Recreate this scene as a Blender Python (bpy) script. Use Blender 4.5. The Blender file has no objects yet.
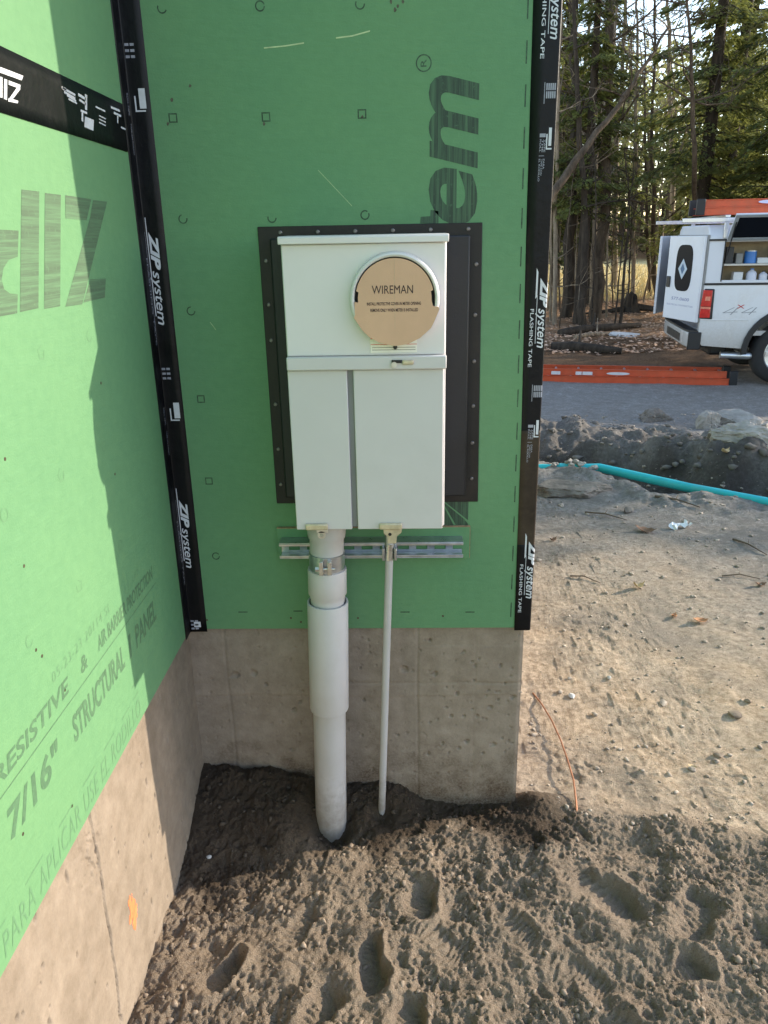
import bpy, bmesh, math, random
import numpy as np
from mathutils import Vector, Matrix
PI = math.pi
R = math.radians
C = bpy.context.scene
random.seed(7)

# ------------------------------------------------------------------ camera, sky, sun, exposure
CAM = np.array([0.5755, -1.8, 1.53])
MW = np.array([[0.99956992, 0.02337566, -0.01770723],
               [-0.00879387, -0.33710167, -0.94142718],
               [-0.02797562, 0.94117801, -0.33675112]])      # rows: image right, image down, forward
cd = bpy.data.cameras.new('camera')
cd.lens = 765.0 / 1024.0 * 36.0
cd.sensor_width = 36.0
cd.sensor_fit = 'AUTO'
cd.clip_start = 0.02
cd.clip_end = 2000
cam = bpy.data.objects.new('camera', cd)
C.collection.objects.link(cam)
rx, dn, fw = MW
cam.matrix_world = Matrix(((rx[0], -dn[0], -fw[0], CAM[0]), (rx[1], -dn[1], -fw[1], CAM[1]),
                           (rx[2], -dn[2], -fw[2], CAM[2]), (0, 0, 0, 1)))
C.camera = cam

SUN_AZ, SUN_EL = 21.5, 20.0          # azimuth counted from +X towards +Y
w = bpy.data.worlds.new('World')
C.world = w
w.use_nodes = True
wn = w.node_tree
sky = wn.nodes.new('ShaderNodeTexSky')
sky.sky_type = 'NISHITA'
sky.sun_disc = False
sky.sun_elevation = R(SUN_EL)
sky.sun_rotation = R(90 - SUN_AZ)
sky.air_density = 1.0
sky.dust_density = 0.3
sky.ozone_density = 1.0
bgn = wn.nodes['Background']
bgn.inputs['Strength'].default_value = 0.15
tint = wn.nodes.new('ShaderNodeMix'); tint.data_type = 'RGBA'; tint.blend_type = 'MULTIPLY'; tint.inputs[0].default_value = 1.0
tint.inputs[7].default_value = (1.12, 1.0, .93, 1)          # warm tint added to the sky light, so shade is less blue
wn.links.new(sky.outputs[0], tint.inputs[6]); wn.links.new(tint.outputs[2], bgn.inputs[0])
sl = bpy.data.lights.new('sun', 'SUN')
sl.energy = 2.05
sl.angle = R(0.53)
sl.color = (1.0, 0.88, 0.70)
so = bpy.data.objects.new('sun', sl)
C.collection.objects.link(so)
sd = Vector((math.cos(R(SUN_EL)) * math.cos(R(SUN_AZ)), math.cos(R(SUN_EL)) * math.sin(R(SUN_AZ)), math.sin(R(SUN_EL))))
so.rotation_euler = sd.to_track_quat('Z', 'Y').to_euler()
so.location = sd * 30
C.view_settings.view_transform = 'Standard'
C.view_settings.look = 'None'
C.view_settings.exposure = 1.76
C.view_settings.gamma = 1.0

# ------------------------------------------------------------------ where a line of sight meets a real plane
def ray(px, py): return MW.T @ np.array([px - 384.0, py - 512.0, 765.0])
def hitY(px, py, y=0.0):
    r = ray(px, py); return CAM + (y - CAM[1]) / r[1] * r
def hitX(px, py, x=0.0):
    r = ray(px, py); return CAM + (x - CAM[0]) / r[0] * r
def hitZ(px, py, z=0.0):
    r = ray(px, py); return CAM + (z - CAM[2]) / r[2] * r

# ------------------------------------------------------------------ materials
def new_mat(name):
    m = bpy.data.materials.new(name); m.use_nodes = True
    nt = m.node_tree
    return m, nt, nt.nodes['Principled BSDF']
def N(nt, t, **kw):
    n = nt.nodes.new('ShaderNode' + t)
    for k, v in kw.items():
        if k.startswith('i_'): n.inputs[k[2:].replace('_', ' ')].default_value = v
        else: setattr(n, k, v)
    return n
def noise(nt, scale, detail=4, rough=0.6, vec=None):
    n = N(nt, 'TexNoise'); n.inputs['Scale'].default_value = scale; n.inputs['Detail'].default_value = detail
    n.inputs['Roughness'].default_value = rough
    if vec is None:
        vec = N(nt, 'TexCoord').outputs['Object']
    nt.links.new(vec, n.inputs['Vector'])
    return n
def ramp(nt, fac, stops):
    r = N(nt, 'ValToRGB'); e = r.color_ramp.elements
    while len(e) < len(stops): e.new(0.5)
    for i, (p, c) in enumerate(stops):
        e[i].position = p; e[i].color = (c[0], c[1], c[2], 1) if not isinstance(c, (int, float)) else (c, c, c, 1)
    nt.links.new(fac, r.inputs[0]); return r
def mix(nt, fac, a, b, mode='MIX'):
    m = N(nt, 'Mix', data_type='RGBA', blend_type=mode)
    for s, v in ((0, fac), (6, a), (7, b)):
        if isinstance(v, (int, float)): m.inputs[s].default_value = v
        elif isinstance(v, tuple): m.inputs[s].default_value = (v[0], v[1], v[2], 1)
        else: nt.links.new(v, m.inputs[s])
    return m.outputs[2]
def bump(nt, b, h, dist=0.002, strength=1.0):
    n = N(nt, 'Bump'); n.inputs['Distance'].default_value = dist; n.inputs['Strength'].default_value = strength
    nt.links.new(h, n.inputs['Height']); nt.links.new(n.outputs[0], b.inputs['Normal']); return n
def mat(name, col, rough=0.6, metal=0.0, var=0.12, vs=8.0, bm=0.0, bs=60.0, spec=0.5, dirt=None, coat=0.0, ds=5.0):
    """paint/plastic/metal with large-scale tone variation, optional dirt colour, optional fine relief"""
    m, nt, b = new_mat(name)
    b.inputs['Roughness'].default_value = rough; b.inputs['Metallic'].default_value = metal
    b.inputs['Specular IOR Level'].default_value = spec; b.inputs['Coat Weight'].default_value = coat
    n = noise(nt, vs, 5)
    lo = tuple(c * (1 - var) for c in col); hi = tuple(min(1, c * (1 + var)) for c in col)
    out = ramp(nt, n.outputs[0], [(0.3, lo), (0.7, hi)]).outputs[0]
    if dirt:
        n2 = noise(nt, ds, 8, 0.7)
        f = ramp(nt, n2.outputs[0], [(0.5, 0.0), (0.8, 0.75)])
        out = mix(nt, f.outputs[0], out, dirt)
    nt.links.new(out, b.inputs['Base Color'])
    rr = ramp(nt, n.outputs[0], [(0.2, max(0, rough - 0.08)), (0.8, min(1, rough + 0.08))])
    nt.links.new(rr.outputs[0], b.inputs['Roughness'])
    if bm:
        n3 = noise(nt, bs, 4); bump(nt, b, n3.outputs[0], bm)
    return m

# ------------------------------------------------------------------ object helpers
def link(o): C.collection.objects.link(o); return o
def tagp(o, label=None, cat=None, group=None, kind=None):
    if label: o['label'] = label
    if cat: o['category'] = cat
    if group: o['group'] = group
    if kind: o['kind'] = kind
    return o
def thing(name, label, cat, loc=(0, 0, 0), rotz=0.0, group=None):
    o = bpy.data.objects.new(name, None); link(o)
    o.empty_display_size = 0.1
    o.location = loc; o.rotation_euler = (0, 0, rotz)
    return tagp(o, label, cat, group)
class MB:
    def __init__(s): s.v = []; s.f = []
    def add(s, vs, fs):
        k = len(s.v); s.v += [tuple(float(c) for c in v) for v in vs]; s.f += [tuple(i + k for i in f) for f in fs]; return s
    def box(s, x0, x1, y0, y1, z0, z1):
        return s.add([(x0, y0, z0), (x1, y0, z0), (x1, y1, z0), (x0, y1, z0), (x0, y0, z1), (x1, y0, z1), (x1, y1, z1), (x0, y1, z1)],
                     [(0, 3, 2, 1), (4, 5, 6, 7), (0, 1, 5, 4), (1, 2, 6, 5), (2, 3, 7, 6), (3, 0, 4, 7)])
    def obox(s, M, sx, sy, sz):
        vs = [M @ Vector((a * sx / 2, b * sy / 2, c * sz / 2)) for c in (-1, 1) for (a, b) in ((-1, -1), (1, -1), (1, 1), (-1, 1))]
        return s.add(vs, [(0, 3, 2, 1), (4, 5, 6, 7), (0, 1, 5, 4), (1, 2, 6, 5), (2, 3, 7, 6), (3, 0, 4, 7)])
    def bar(s, a, b, wd, ht, up=(0, 0, 1)):
        a = Vector(a); b = Vector(b); d = (b - a); L = d.length; d.normalize()
        u = Vector(up); sx = d.cross(u)
        if sx.length < 1e-4: sx = d.cross(Vector((1, 0, 0)))
        sx.normalize(); u = sx.cross(d)
        M = Matrix(((d.x, sx.x, u.x, (a.x + b.x) / 2), (d.y, sx.y, u.y, (a.y + b.y) / 2), (d.z, sx.z, u.z, (a.z + b.z) / 2), (0, 0, 0, 1)))
        return s.obox(M, L, wd, ht)
    def prism(s, poly, axis, a, b):
        """poly of 2D points extruded along axis ('x','y','z') from a to b"""
        n = len(poly)
        def P(p, t):
            return (t, p[0], p[1]) if axis == 'x' else ((p[0], t, p[1]) if axis == 'y' else (p[0], p[1], t))
        vs = [P(p, a) for p in poly] + [P(p, b) for p in poly]
        fs = [tuple(range(n)), tuple(range(2 * n - 1, n - 1, -1))] + [(i, (i + 1) % n, n + (i + 1) % n, n + i) for i in range(n)]
        return s.add(vs, fs)
    def tube(s, pts, rad, sides=12, cap=True):
        pts = [Vector(p) for p in pts]; n = len(pts)
        if not isinstance(rad, (list, tuple)): rad = [rad] * n
        k = len(s.v); ref = None
        for i, p in enumerate(pts):
            d = (pts[min(i + 1, n - 1)] - pts[max(i - 1, 0)])
            d.normalize()
            if ref is None:
                ref = d.orthogonal().normalized()
            ref = (ref - ref.dot(d) * d)
            if ref.length < 1e-5: ref = d.orthogonal()
            ref.normalize(); bb = d.cross(ref)
            for j in range(sides):
                a = 2 * PI * j / sides
                q = p + (ref * math.cos(a) + bb * math.sin(a)) * rad[i]
                s.v.append((q.x, q.y, q.z))
        for i in range(n - 1):
            for j in range(sides):
                s.f.append((k + i * sides + j, k + i * sides + (j + 1) % sides, k + (i + 1) * sides + (j + 1) % sides, k + (i + 1) * sides + j))
        if cap:
            s.f.append(tuple(k + j for j in range(sides))[::-1]); s.f.append(tuple(k + (n - 1) * sides + j for j in range(sides)))
        return s
    def lathe(s, prof, o, ax, sides=32, arc=(0, 2 * PI)):
        """prof = (r, t) pairs round the line o + t*ax"""
        o = Vector(o); ax = Vector(ax).normalized(); u = ax.orthogonal().normalized()
        if abs(ax.z) < 0.9: u = (Vector((0, 0, 1)) - ax * ax.z).normalized()
        v = ax.cross(u); k = len(s.v); full = abs(arc[1] - arc[0] - 2 * PI) < 1e-6
        m = sides if full else sides + 1
        for (r, t) in prof:
            for j in range(m):
                a = arc[0] + (arc[1] - arc[0]) * j / sides
                q = o + ax * t + (u * math.cos(a) + v * math.sin(a)) * r
                s.v.append((q.x, q.y, q.z))
        for i in range(len(prof) - 1):
            for j in range(sides):
                j2 = (j + 1) % m
                s.f.append((k + i * m + j, k + i * m + j2, k + (i + 1) * m + j2, k + (i + 1) * m + j))
        return s
    def build(s, name, m, parent=None, bevel=0.0, smooth=False, seg=2, fix=True):
        me = bpy.data.meshes.new(name); me.from_pydata(s.v, [], s.f)
        if fix:
            b = bmesh.new(); b.from_mesh(me); bmesh.ops.recalc_face_normals(b, faces=b.faces)
            b.to_mesh(me); b.free()
        if m: me.materials.append(m)
        o = bpy.data.objects.new(name, me); link(o)
        if parent: o.parent = parent
        if bevel:
            md = o.modifiers.new('bevel', 'BEVEL'); md.width = bevel; md.segments = seg; md.limit_method = 'ANGLE'; md.angle_limit = R(40)
            smooth = True
        if smooth:
            me.polygons.foreach_set('use_smooth', [True] * len(me.polygons))
            try: me.set_sharp_from_angle(angle=R(40))
            except Exception: pass
        return o
def mesh_np(name, V, F, m, parent=None, smooth=False):
    """quads or triangles from numpy arrays"""
    me = bpy.data.meshes.new(name); k = F.shape[1]
    me.vertices.add(len(V)); me.vertices.foreach_set('co', np.ascontiguousarray(V, dtype=np.float32).ravel())
    me.loops.add(F.size); me.loops.foreach_set('vertex_index', np.ascontiguousarray(F, dtype=np.int32).ravel())
    me.polygons.add(len(F)); me.polygons.foreach_set('loop_start', np.arange(0, F.size, k, dtype=np.int32))
    me.polygons.foreach_set('loop_total', np.full(len(F), k, dtype=np.int32))
    me.update(calc_edges=True)
    if smooth: me.polygons.foreach_set('use_smooth', np.ones(len(F), dtype=bool))
    me.materials.append(m)
    o = bpy.data.objects.new(name, me); link(o)
    if parent: o.parent = parent
    return o
def copy_tree(o, parent=None):
    c = o.copy(); link(c)
    if parent: c.parent = parent
    for ch in list(o.children): copy_tree(ch, c)
    return c

# lettering: text outlines fitted into a rectangle of a surface map (u, v) -> point
_dg = None
def text_mesh(txt, shear=0.0, bold=0.0, space=1.0):
    cu = bpy.data.curves.new('t', 'FONT'); cu.body = txt; cu.shear = shear; cu.offset = bold; cu.space_character = space
    cu.resolution_u = 4
    o = bpy.data.objects.new('t', cu); link(o)
    bpy.context.view_layer.update()
    me = bpy.data.meshes.new_from_object(o.evaluated_get(bpy.context.evaluated_depsgraph_get()))
    vs = [(v.co.x, v.co.y) for v in me.vertices]; fs = [tuple(p.vertices) for p in me.polygons]
    bpy.data.objects.remove(o); bpy.data.meshes.remove(me); bpy.data.curves.remove(cu)
    return vs, fs
class Print:
    """flat print on a surface: collects outlines in (u, v) and maps them onto the surface"""
    def __init__(s, fmap): s.v = []; s.f = []; s.m = fmap
    def text(s, txt, u0, u1, v0, v1, shear=0.0, bold=0.0, space=1.0, flip=False, caps=True):
        vs, fs = text_mesh(txt, shear, bold, space)
        xs = [p[0] for p in vs]; ys = [p[1] for p in vs]
        a, b, c, d = min(xs), max(xs), min(ys), max(ys)
        if not caps: c = 0.0
        k = len(s.v)
        for x, y in vs:
            s.v.append((u0 + (x - a) / (b - a) * (u1 - u0), v0 + (y - c) / (d - c) * (v1 - v0)))
        s.f += [tuple(i + k for i in f) for f in fs]; return s
    def poly(s, pts):
        k = len(s.v); s.v += list(pts); s.f.append(tuple(range(k, k + len(pts)))); return s
    def rect(s, u0, u1, v0, v1): return s.poly([(u0, v0), (u1, v0), (u1, v1), (u0, v1)])
    def ring(s, u, v, r, wd, a0=0.0, a1=2 * PI, n=18, sq=False):
        if sq: n = 4
        k = len(s.v)
        for i in range(n + 1):
            a = a0 + (a1 - a0) * i / n + (PI / 4 if sq else 0)
            for q in (r, r - wd * (1.41 if sq else 1)): s.v.append((u + math.cos(a) * q, v + math.sin(a) * q))
        s.f += [(k + 2 * i, k + 2 * i + 2, k + 2 * i + 3, k + 2 * i + 1) for i in range(n)]; return s
    def build(s, name, m, parent, cuts=()):
        b = bmesh.new()
        vs = [b.verts.new((p[0], p[1], 0)) for p in s.v]
        for f in s.f:
            try: b.faces.new([vs[i] for i in f])
            except ValueError: pass
        bmesh.ops.triangulate(b, faces=b.faces)
        for cu in cuts:
            bmesh.ops.bisect_plane(b, geom=b.verts[:] + b.edges[:] + b.faces[:], plane_co=(cu, 0, 0), plane_no=(1, 0, 0))
        for v in b.verts: v.co = Vector(s.m(v.co.x, v.co.y))
        me = bpy.data.meshes.new(name); b.to_mesh(me); b.free()
        me.materials.append(m)
        o = bpy.data.objects.new(name, me); link(o); o.parent = parent
        return o

# ------------------------------------------------------------------ numpy noise
def _hash(ix, iy, seed):
    h = (ix.astype(np.int64) * 374761393 + iy.astype(np.int64) * 668265263 + seed * 1442695041) & 0xffffffff
    h = ((h ^ (h >> 13)) * 1274126177) & 0xffffffff
    h = ((h ^ (h >> 16)) * 2246822519) & 0xffffffff
    return ((h ^ (h >> 15)) & 0xffffff) / float(0xffffff)
def perlin(x, y, seed=0):
    x0 = np.floor(x); y0 = np.floor(y); fx = x - x0; fy = y - y0
    def g(ix, iy, dx, dy):
        a = _hash(ix, iy, seed) * 2 * PI; return np.cos(a) * dx + np.sin(a) * dy
    u = fx * fx * fx * (fx * (fx * 6 - 15) + 10); v = fy * fy * fy * (fy * (fy * 6 - 15) + 10)
    a = g(x0, y0, fx, fy); b = g(x0 + 1, y0, fx - 1, fy); c = g(x0, y0 + 1, fx, fy - 1); d = g(x0 + 1, y0 + 1, fx - 1, fy - 1)
    return ((a * (1 - u) + b * u) * (1 - v) + (c * (1 - u) + d * u) * v) * 1.4
def fbm(x, y, seed=0, oct=4, gain=0.5):
    s = 0; a = 1.0
    for i in range(oct):
        s = s + a * perlin(x * 2 ** i + 17.3 * i, y * 2 ** i - 9.1 * i, seed + i); a *= gain
    return s
def domes(x, y, seed=0):
    """rounded crumbs: half-ball per jittered cell, uneven sizes"""
    x0 = np.floor(x); y0 = np.floor(y); best = np.zeros_like(x)
    for dx in (-1, 0, 1):
        for dy in (-1, 0, 1):
            cx = x0 + dx; cy = y0 + dy
            px = cx + _hash(cx, cy, seed); py = cy + _hash(cx, cy, seed + 7)
            r = 0.35 + 0.55 * _hash(cx, cy, seed + 13)
            d2 = ((x - px) ** 2 + (y - py) ** 2) / (r * r)
            best = np.maximum(best, np.sqrt(np.clip(1 - d2, 0, 1)) * r)
    return best
def sstep(a, b, x):
    t = np.clip((x - a) / (b - a), 0, 1); return t * t * (3 - 2 * t)

# ------------------------------------------------------------------ ground
# boot prints pressed into the soil: centre, half length, half width, angle, depth
PRINTS = [(1.05, -0.33, .135, .062, 2.25, .034), (1.25, -0.40, .080, .062, 1.0, .032), (0.60, -0.35, .062, .045, 1.5, .034), (0.64, -0.47, .10, .05, 2.4, .010),
          (0.49, -0.52, .085, .036, 1.75, .042), (0.385, -0.645, .085, .050, 1.2, .036), (0.155, -0.555, .060, .036, 0.9, .040), (1.19, -0.54, .05, .038, .6, .032),
          (0.95, -0.56, .10, .050, 2.6, .014), (0.57, -0.66, .055, .040, 1.2, .036), (1.03, -0.69, .085, .050, 2.2, .026), (0.31, -0.45, .09, .03, 1.0, .012), (1.42, -0.52, .10, .05, .8, .020), (0.83, -0.44, .08, .04, 2.2, .010)]
TA = np.array([1.63, 3.79]); TB = np.array([2.80, 2.71])      # the trench follows the pipe's line
TD = (TB - TA) / np.linalg.norm(TB - TA); TN = np.array([-TD[1], TD[0]])
TN = TN if TN[1] > 0 else -TN
def tan_zone(x, y):
    edge = -0.02 - 0.26 * (x - 0.97) + 0.05 * perlin(x * 5, y * 5, 5)
    return sstep(-0.05, 0.10, y - edge) * sstep(0.80, 0.93, x)
def height(x, y):
    base = -0.32 * sstep(1.0, 7.6, y) + 0.9 * sstep(24, 60, y) + 3.0 * sstep(50, 110, y)
    base = base + 0.012 * perlin(x * 1.7, y * 1.7, 3) + 0.02 * perlin(x * .6, y * .6, 4) * sstep(1, 4, y)
    z = base
    tz = tan_zone(x, y); loam = (1 - tz) * (1 - sstep(1.2, 2.2, y)) * sstep(-0.4, -0.1, x + 0.3)
    # banked soil in the corner and round the conduits
    z = z + 0.115 * np.exp(-((x / .30) ** 2 + ((y) / .17) ** 2)) * (1 - tz)
    z = z + 0.05 * np.exp(-(((x - .50) / .10) ** 2 + ((y - .0) / .07) ** 2)) - .058 * np.exp(-(((x - .36) / .06) ** 2 + ((y + .135) / .055) ** 2)) - .03 * np.exp(-(((x - .497) / .03) ** 2 + ((y + .075) / .03) ** 2)) - .022 * (1 - tz) * np.exp(-((y + .0) / .06) ** 2) * sstep(.58, .7, x) * sstep(.95, .88, x) + 0.05 * np.exp(-(((x - .26) / .12) ** 2 + ((y + .05) / .10) ** 2))
    z = z + loam * (0.015 * np.exp(-((y + .15) / .12) ** 2) * 0 + 0.012 * fbm(x * 4, y * 4, 11, 3))
    # edge of the dark soil stands a little above the packed ground
    z = z - 0.028 * tz + 0.018 * np.exp(-((y + .0 + .26 * (x - .97)) / .07) ** 2) * sstep(.86, .95, x)
    # boot prints
    flat = np.zeros_like(x)
    wx = .022 * perlin(x * 9, y * 9, 93) + .009 * perlin(x * 26, y * 26, 94); wy = .022 * perlin(x * 9, y * 9, 95) + .009 * perlin(x * 26, y * 26, 96)
    for (cx, cy, a, b, th, dp) in PRINTS:
        dx = x - cx + wx; dy = y - cy + wy
        u = dx * math.cos(th) + dy * math.sin(th); v = -dx * math.sin(th) + dy * math.cos(th)
        q = np.sqrt((u / a) ** 2 + (v / (b * (1 - .2 * np.cos(u / a * 2.6)))) ** 2)
        k = 1 - sstep(.62, 1.0, q)
        side = .72 + .55 * np.clip(dx / b, -1, 1)          # deeper on the right, shaped so the low sun leaves a dark crescent
        z = z - .80 * dp * k * side + dp * .30 * np.exp(-((q - 1.22) / .2) ** 2) * (.6 + .4 * np.clip(dx / b, -1, 1)) + .0022 * k * np.sin(u * 420 + 3 * perlin(x * 20, y * 20, 97))
        flat = np.maximum(flat, k * .50)
    # crumbly texture
    patch = sstep(-.35, .35, fbm(x * 5, y * 5, 41, 2))
    g = loam * (1 - flat) * (.55 + .45 * patch)
    ax = x + .006 * perlin(x * 70, y * 70, 28); ay = y + .006 * perlin(x * 70, y * 70, 29)
    bx = x + .014 * perlin(x * 24, y * 24, 38); by = y + .014 * perlin(x * 24, y * 24, 39)
    rid = 1 - np.abs(fbm(bx * 19, by * 19, 43, 4, .6)) * 1.5
    rid2 = 1 - np.abs(fbm(ax * 52, ay * 52, 44, 3, .6)) * 1.6
    rid3 = np.abs(fbm(ax * 95, ay * 95, 45, 2, .6))
    z = z + g * (.008 * rid + .0055 * rid2 - .004 * rid3 + .004 * np.abs(fbm(ax * 34, ay * 34, 21, 2)) + .017 * fbm(x * 9, y * 9, 24, 4)) - .008 * g
    z = z + loam * flat * .003 * fbm(x * 60, y * 60, 26, 2)
    z = z + tz * (1 - sstep(6, 9, y)) * (0.0075 * fbm(x * 5, y * 5, 31, 4, .5) + .005 * domes(x / .05, y / .05, 33) * (_hash(np.floor(x / .05), np.floor(y / .05), 3) > .8)
        + .0028 * np.abs(fbm(x * 30, y * 30, 35, 3)) + .0028 * domes(ax / .017, ay / .017, 36) * sstep(.0, .5, fbm(x * 4, y * 4, 37, 3)) + .007 * sstep(.25, .6, fbm(x * 3.3, y * 3.3, 30, 3)) * domes(ax / .03, ay / .03, 32))
    # trench and spoil bank
    dx = x - TA[0]; dy = y - TA[1]
    t = dx * TD[0] + dy * TD[1]
    s = dx * TN[0] + dy * TN[1] + .16 * fbm(t * 1.6, t * 0 + 2.2, 51, 3)
    sb = s + 0.10 * perlin(x * 2.2, y * 2.2, 52)
    on = sstep(-2.6, -1.2, t) * (1 - sstep(5, 7, t))
    bankh = .04 + .20 * sstep(.2, 2.0, t) + .09 * perlin(t * 2.1, s * 2.1, 57) + .05 * perlin(t * 5.3, s * 5.3, 58)
    prof = -.42 * sstep(.05, .22, sb) * (1 - sstep(.55, 1.18, sb)) + bankh * sstep(.85, 1.25, sb) * (1 - sstep(1.35, 2.2, sb))
    rough = sstep(.1, .3, sb) * (1 - sstep(1.7, 2.3, sb))
    prof = prof + rough * (.13 * fbm(x * 2.2, y * 2.2, 53, 6, .5) + .035 * domes(x / .22, y / .22, 55) + .016 * domes(x / .06, y / .06, 56))
    lip = np.exp(-((s + .12) / .22) ** 2)
    prof = prof + lip * (.03 + .04 * fbm(x * 5, y * 5, 54, 4))
    z = z + on * prof
    # forest floor
    fl = sstep(9.6, 11.5, y)
    z = z + fl * (.06 * fbm(x * 1.1, y * 1.1, 61, 4))
    return z
def damp_shade_at(x, y):  # wall corner and wall foot: moist backfill plus shade painted into the soil
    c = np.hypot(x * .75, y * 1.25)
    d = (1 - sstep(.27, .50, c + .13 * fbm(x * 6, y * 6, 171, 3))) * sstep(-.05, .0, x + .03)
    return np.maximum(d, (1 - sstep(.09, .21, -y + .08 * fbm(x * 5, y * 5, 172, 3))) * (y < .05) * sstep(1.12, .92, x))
def lines(parts, lo, hi, g=1.18):
    a = [parts[0][0]]
    for (p, q, st) in parts:
        n = max(1, int(round((q - p) / st))); a += list(p + (q - p) * np.arange(1, n + 1) / n)
    st = parts[-1][2]; x = a[-1]
    while x < hi: st *= g; x += st; a.append(x)
    st = parts[0][2]; x = a[0]; b = []
    while x > lo: st *= g; x -= st; b.append(x)
    return np.array(b[::-1] + a)
gx = lines([(-.03, 1.62, .0034), (1.62, 3.3, .017), (3.3, 6.5, .04), (6.5, 16, .16)], -400, 400)
gy = lines([(-.86, .30, .0034), (.30, 1.4, .012), (1.4, 6.6, .024), (6.6, 13, .06), (13, 40, .3)], -400, 500)
GX, GY = np.meshgrid(gx, gy)
GZ = height(GX.ravel(), GY.ravel())
nx, ny = len(gx), len(gy)
idx = np.arange(nx * ny).reshape(ny, nx)
GF = np.stack([idx[:-1, :-1], idx[:-1, 1:], idx[1:, 1:], idx[1:, :-1]], -1).reshape(-1, 4)
GV = np.stack([GX.ravel(), GY.ravel(), GZ], 1)

m_ground, nt, b = new_mat('soil')
b.inputs['Roughness'].default_value = 0.95; b.inputs['Specular IOR Level'].default_value = 0.15
at = N(nt, 'Attribute', attribute_name='soil_kind'); sep = N(nt, 'SeparateColor'); nt.links.new(at.outputs['Color'], sep.inputs[0])
n1 = noise(nt, 3, 6); n2 = noise(nt, 40, 6, .7); n3 = noise(nt, 300, 4, .7); n4 = noise(nt, .35, 4); n5 = noise(nt, 9, 8, .75); n6 = noise(nt, 1.4, 5, .6)
tanc = ramp(nt, n5.outputs[0], [(.28, (.33, .24, .165)), (.5, (.56, .42, .295)), (.72, (.74, .58, .42))]).outputs[0]
tanc = mix(nt, ramp(nt, n1.outputs[0], [(.46, 0.0), (.68, .7)]).outputs[0], tanc, (.70, .46, .26), 'MIX')
tanc = mix(nt, .55, tanc, ramp(nt, n2.outputs[0], [(.34, (.20, .145, .10)), (.62, (.82, .66, .49))]).outputs[0])
tanc = mix(nt, ramp(nt, n6.outputs[0], [(.47, 0.0), (.66, .75)]).outputs[0], tanc, (.30, .255, .21))
tanc = mix(nt, ramp(nt, n3.outputs[0], [(.60, 0.0), (.70, .7)]).outputs[0], tanc, (.16, .125, .095))
loamc = ramp(nt, n5.outputs[0], [(.28, (.24, .178, .126)), (.55, (.37, .28, .20)), (.78, (.48, .372, .275))]).outputs[0]
loamc = mix(nt, .4, loamc, ramp(nt, n3.outputs[0], [(.3, (.14, .107, .079)), (.72, (.51, .41, .315))]).outputs[0])
leafc = ramp(nt, n2.outputs[0], [(.25, (.07, .045, .028)), (.5, (.30, .18, .10)), (.75, (.54, .37, .24))]).outputs[0]
gravc = ramp(nt, n2.outputs[0], [(.3, (.17, .155, .14)), (.7, (.50, .47, .43))]).outputs[0]
gravc = mix(nt, ramp(nt, n5.outputs[0], [(.4, 0.0), (.62, .8)]).outputs[0], gravc, (.22, .195, .17))
gravc = mix(nt, ramp(nt, n1.outputs[0], [(.35, 0.0), (.7, .55)]).outputs[0], gravc, (.22, .20, .175))
fieldc = ramp(nt, n4.outputs[0], [(.3, (.58, .45, .20)), (.7, (.78, .64, .33))]).outputs[0]
c1 = mix(nt, sep.outputs[0], tanc, loamc); c1 = mix(nt, sep.outputs[2], c1, gravc)
c1 = mix(nt, sep.outputs[1], c1, leafc); c1 = mix(nt, at.outputs['Alpha'], c1, fieldc)
ad_ = N(nt, 'Attribute', attribute_name='damp_shade'); damp_shade_mix = N(nt, 'Mix', data_type='RGBA', blend_type='MULTIPLY'); nt.links.new(ad_.outputs['Fac'], damp_shade_mix.inputs[0]); nt.links.new(c1, damp_shade_mix.inputs[6]); damp_shade_mix.inputs[7].default_value = (.27, .25, .235, 1)  # multiplies the soil colour down where moisture and painted shade are masked
nt.links.new(damp_shade_mix.outputs[2], b.inputs['Base Color'])
hh = N(nt, 'Math', operation='ADD'); nt.links.new(n3.outputs[0], hh.inputs[0]); nt.links.new(n2.outputs[0], hh.inputs[1])
bump(nt, b, hh.outputs[0], .011)
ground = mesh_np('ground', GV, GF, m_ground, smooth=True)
tagp(ground, kind='structure')
X, Y = GV[:, 0], GV[:, 1]
tz = tan_zone(X, Y)
loamw = (1 - tz) * (1 - sstep(1.0, 2.0, Y))
sdist = (X - TA[0]) * TN[0] + (Y - TA[1]) * TN[1] + .12 * fbm(X * 2, Y * 2, 71, 3)
grav = sstep(-2.5, -.5, sdist + .25 * perlin(X * 1.3, Y * 1.3, 72)) * sstep(.8, 1.5, X)
leafw = sstep(9.0, 10.2, Y + .5 * fbm(X * .8, Y * .8, 73, 3))
field = sstep(21.5, 24.5, Y + 1.5 * fbm(X * .3, Y * .3, 74, 3)) * (1 - sstep(40, 46, Y))
damp_shade = np.maximum(damp_shade_at(X, Y), .95 * sstep(.0, .2, sdist) * (1 - .55 * sstep(.75, 1.25, sdist + .25 * fbm(X * 2.5, Y * 2.5, 173, 3))) * (1 - sstep(1.6, 2.2, sdist + .3 * fbm(X * 2, Y * 2, 174, 3))) * sstep(.8, 1.5, X))  # trench face and bank: fresh moist earth, with their shade painted in
damp_shade = np.maximum(damp_shade, .8 * sstep(8.7, 9.6, Y) * (1 - sstep(12.5, 14.5, Y + fbm(X * .7, Y * .7, 175, 3))))  # strip before the woods: tree shade painted as darker soil
da = ground.data.attributes.new('damp_shade', 'FLOAT', 'POINT'); da.data.foreach_set('value', damp_shade.astype(np.float32))
attr = ground.data.attributes.new('soil_kind', 'FLOAT_COLOR', 'POINT')
attr.data.foreach_set('color', np.stack([loamw, leafw, grav, field], 1).astype(np.float32).ravel())
def gz(x, y): return float(height(np.array([float(x)]), np.array([float(y)]))[0])

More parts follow.
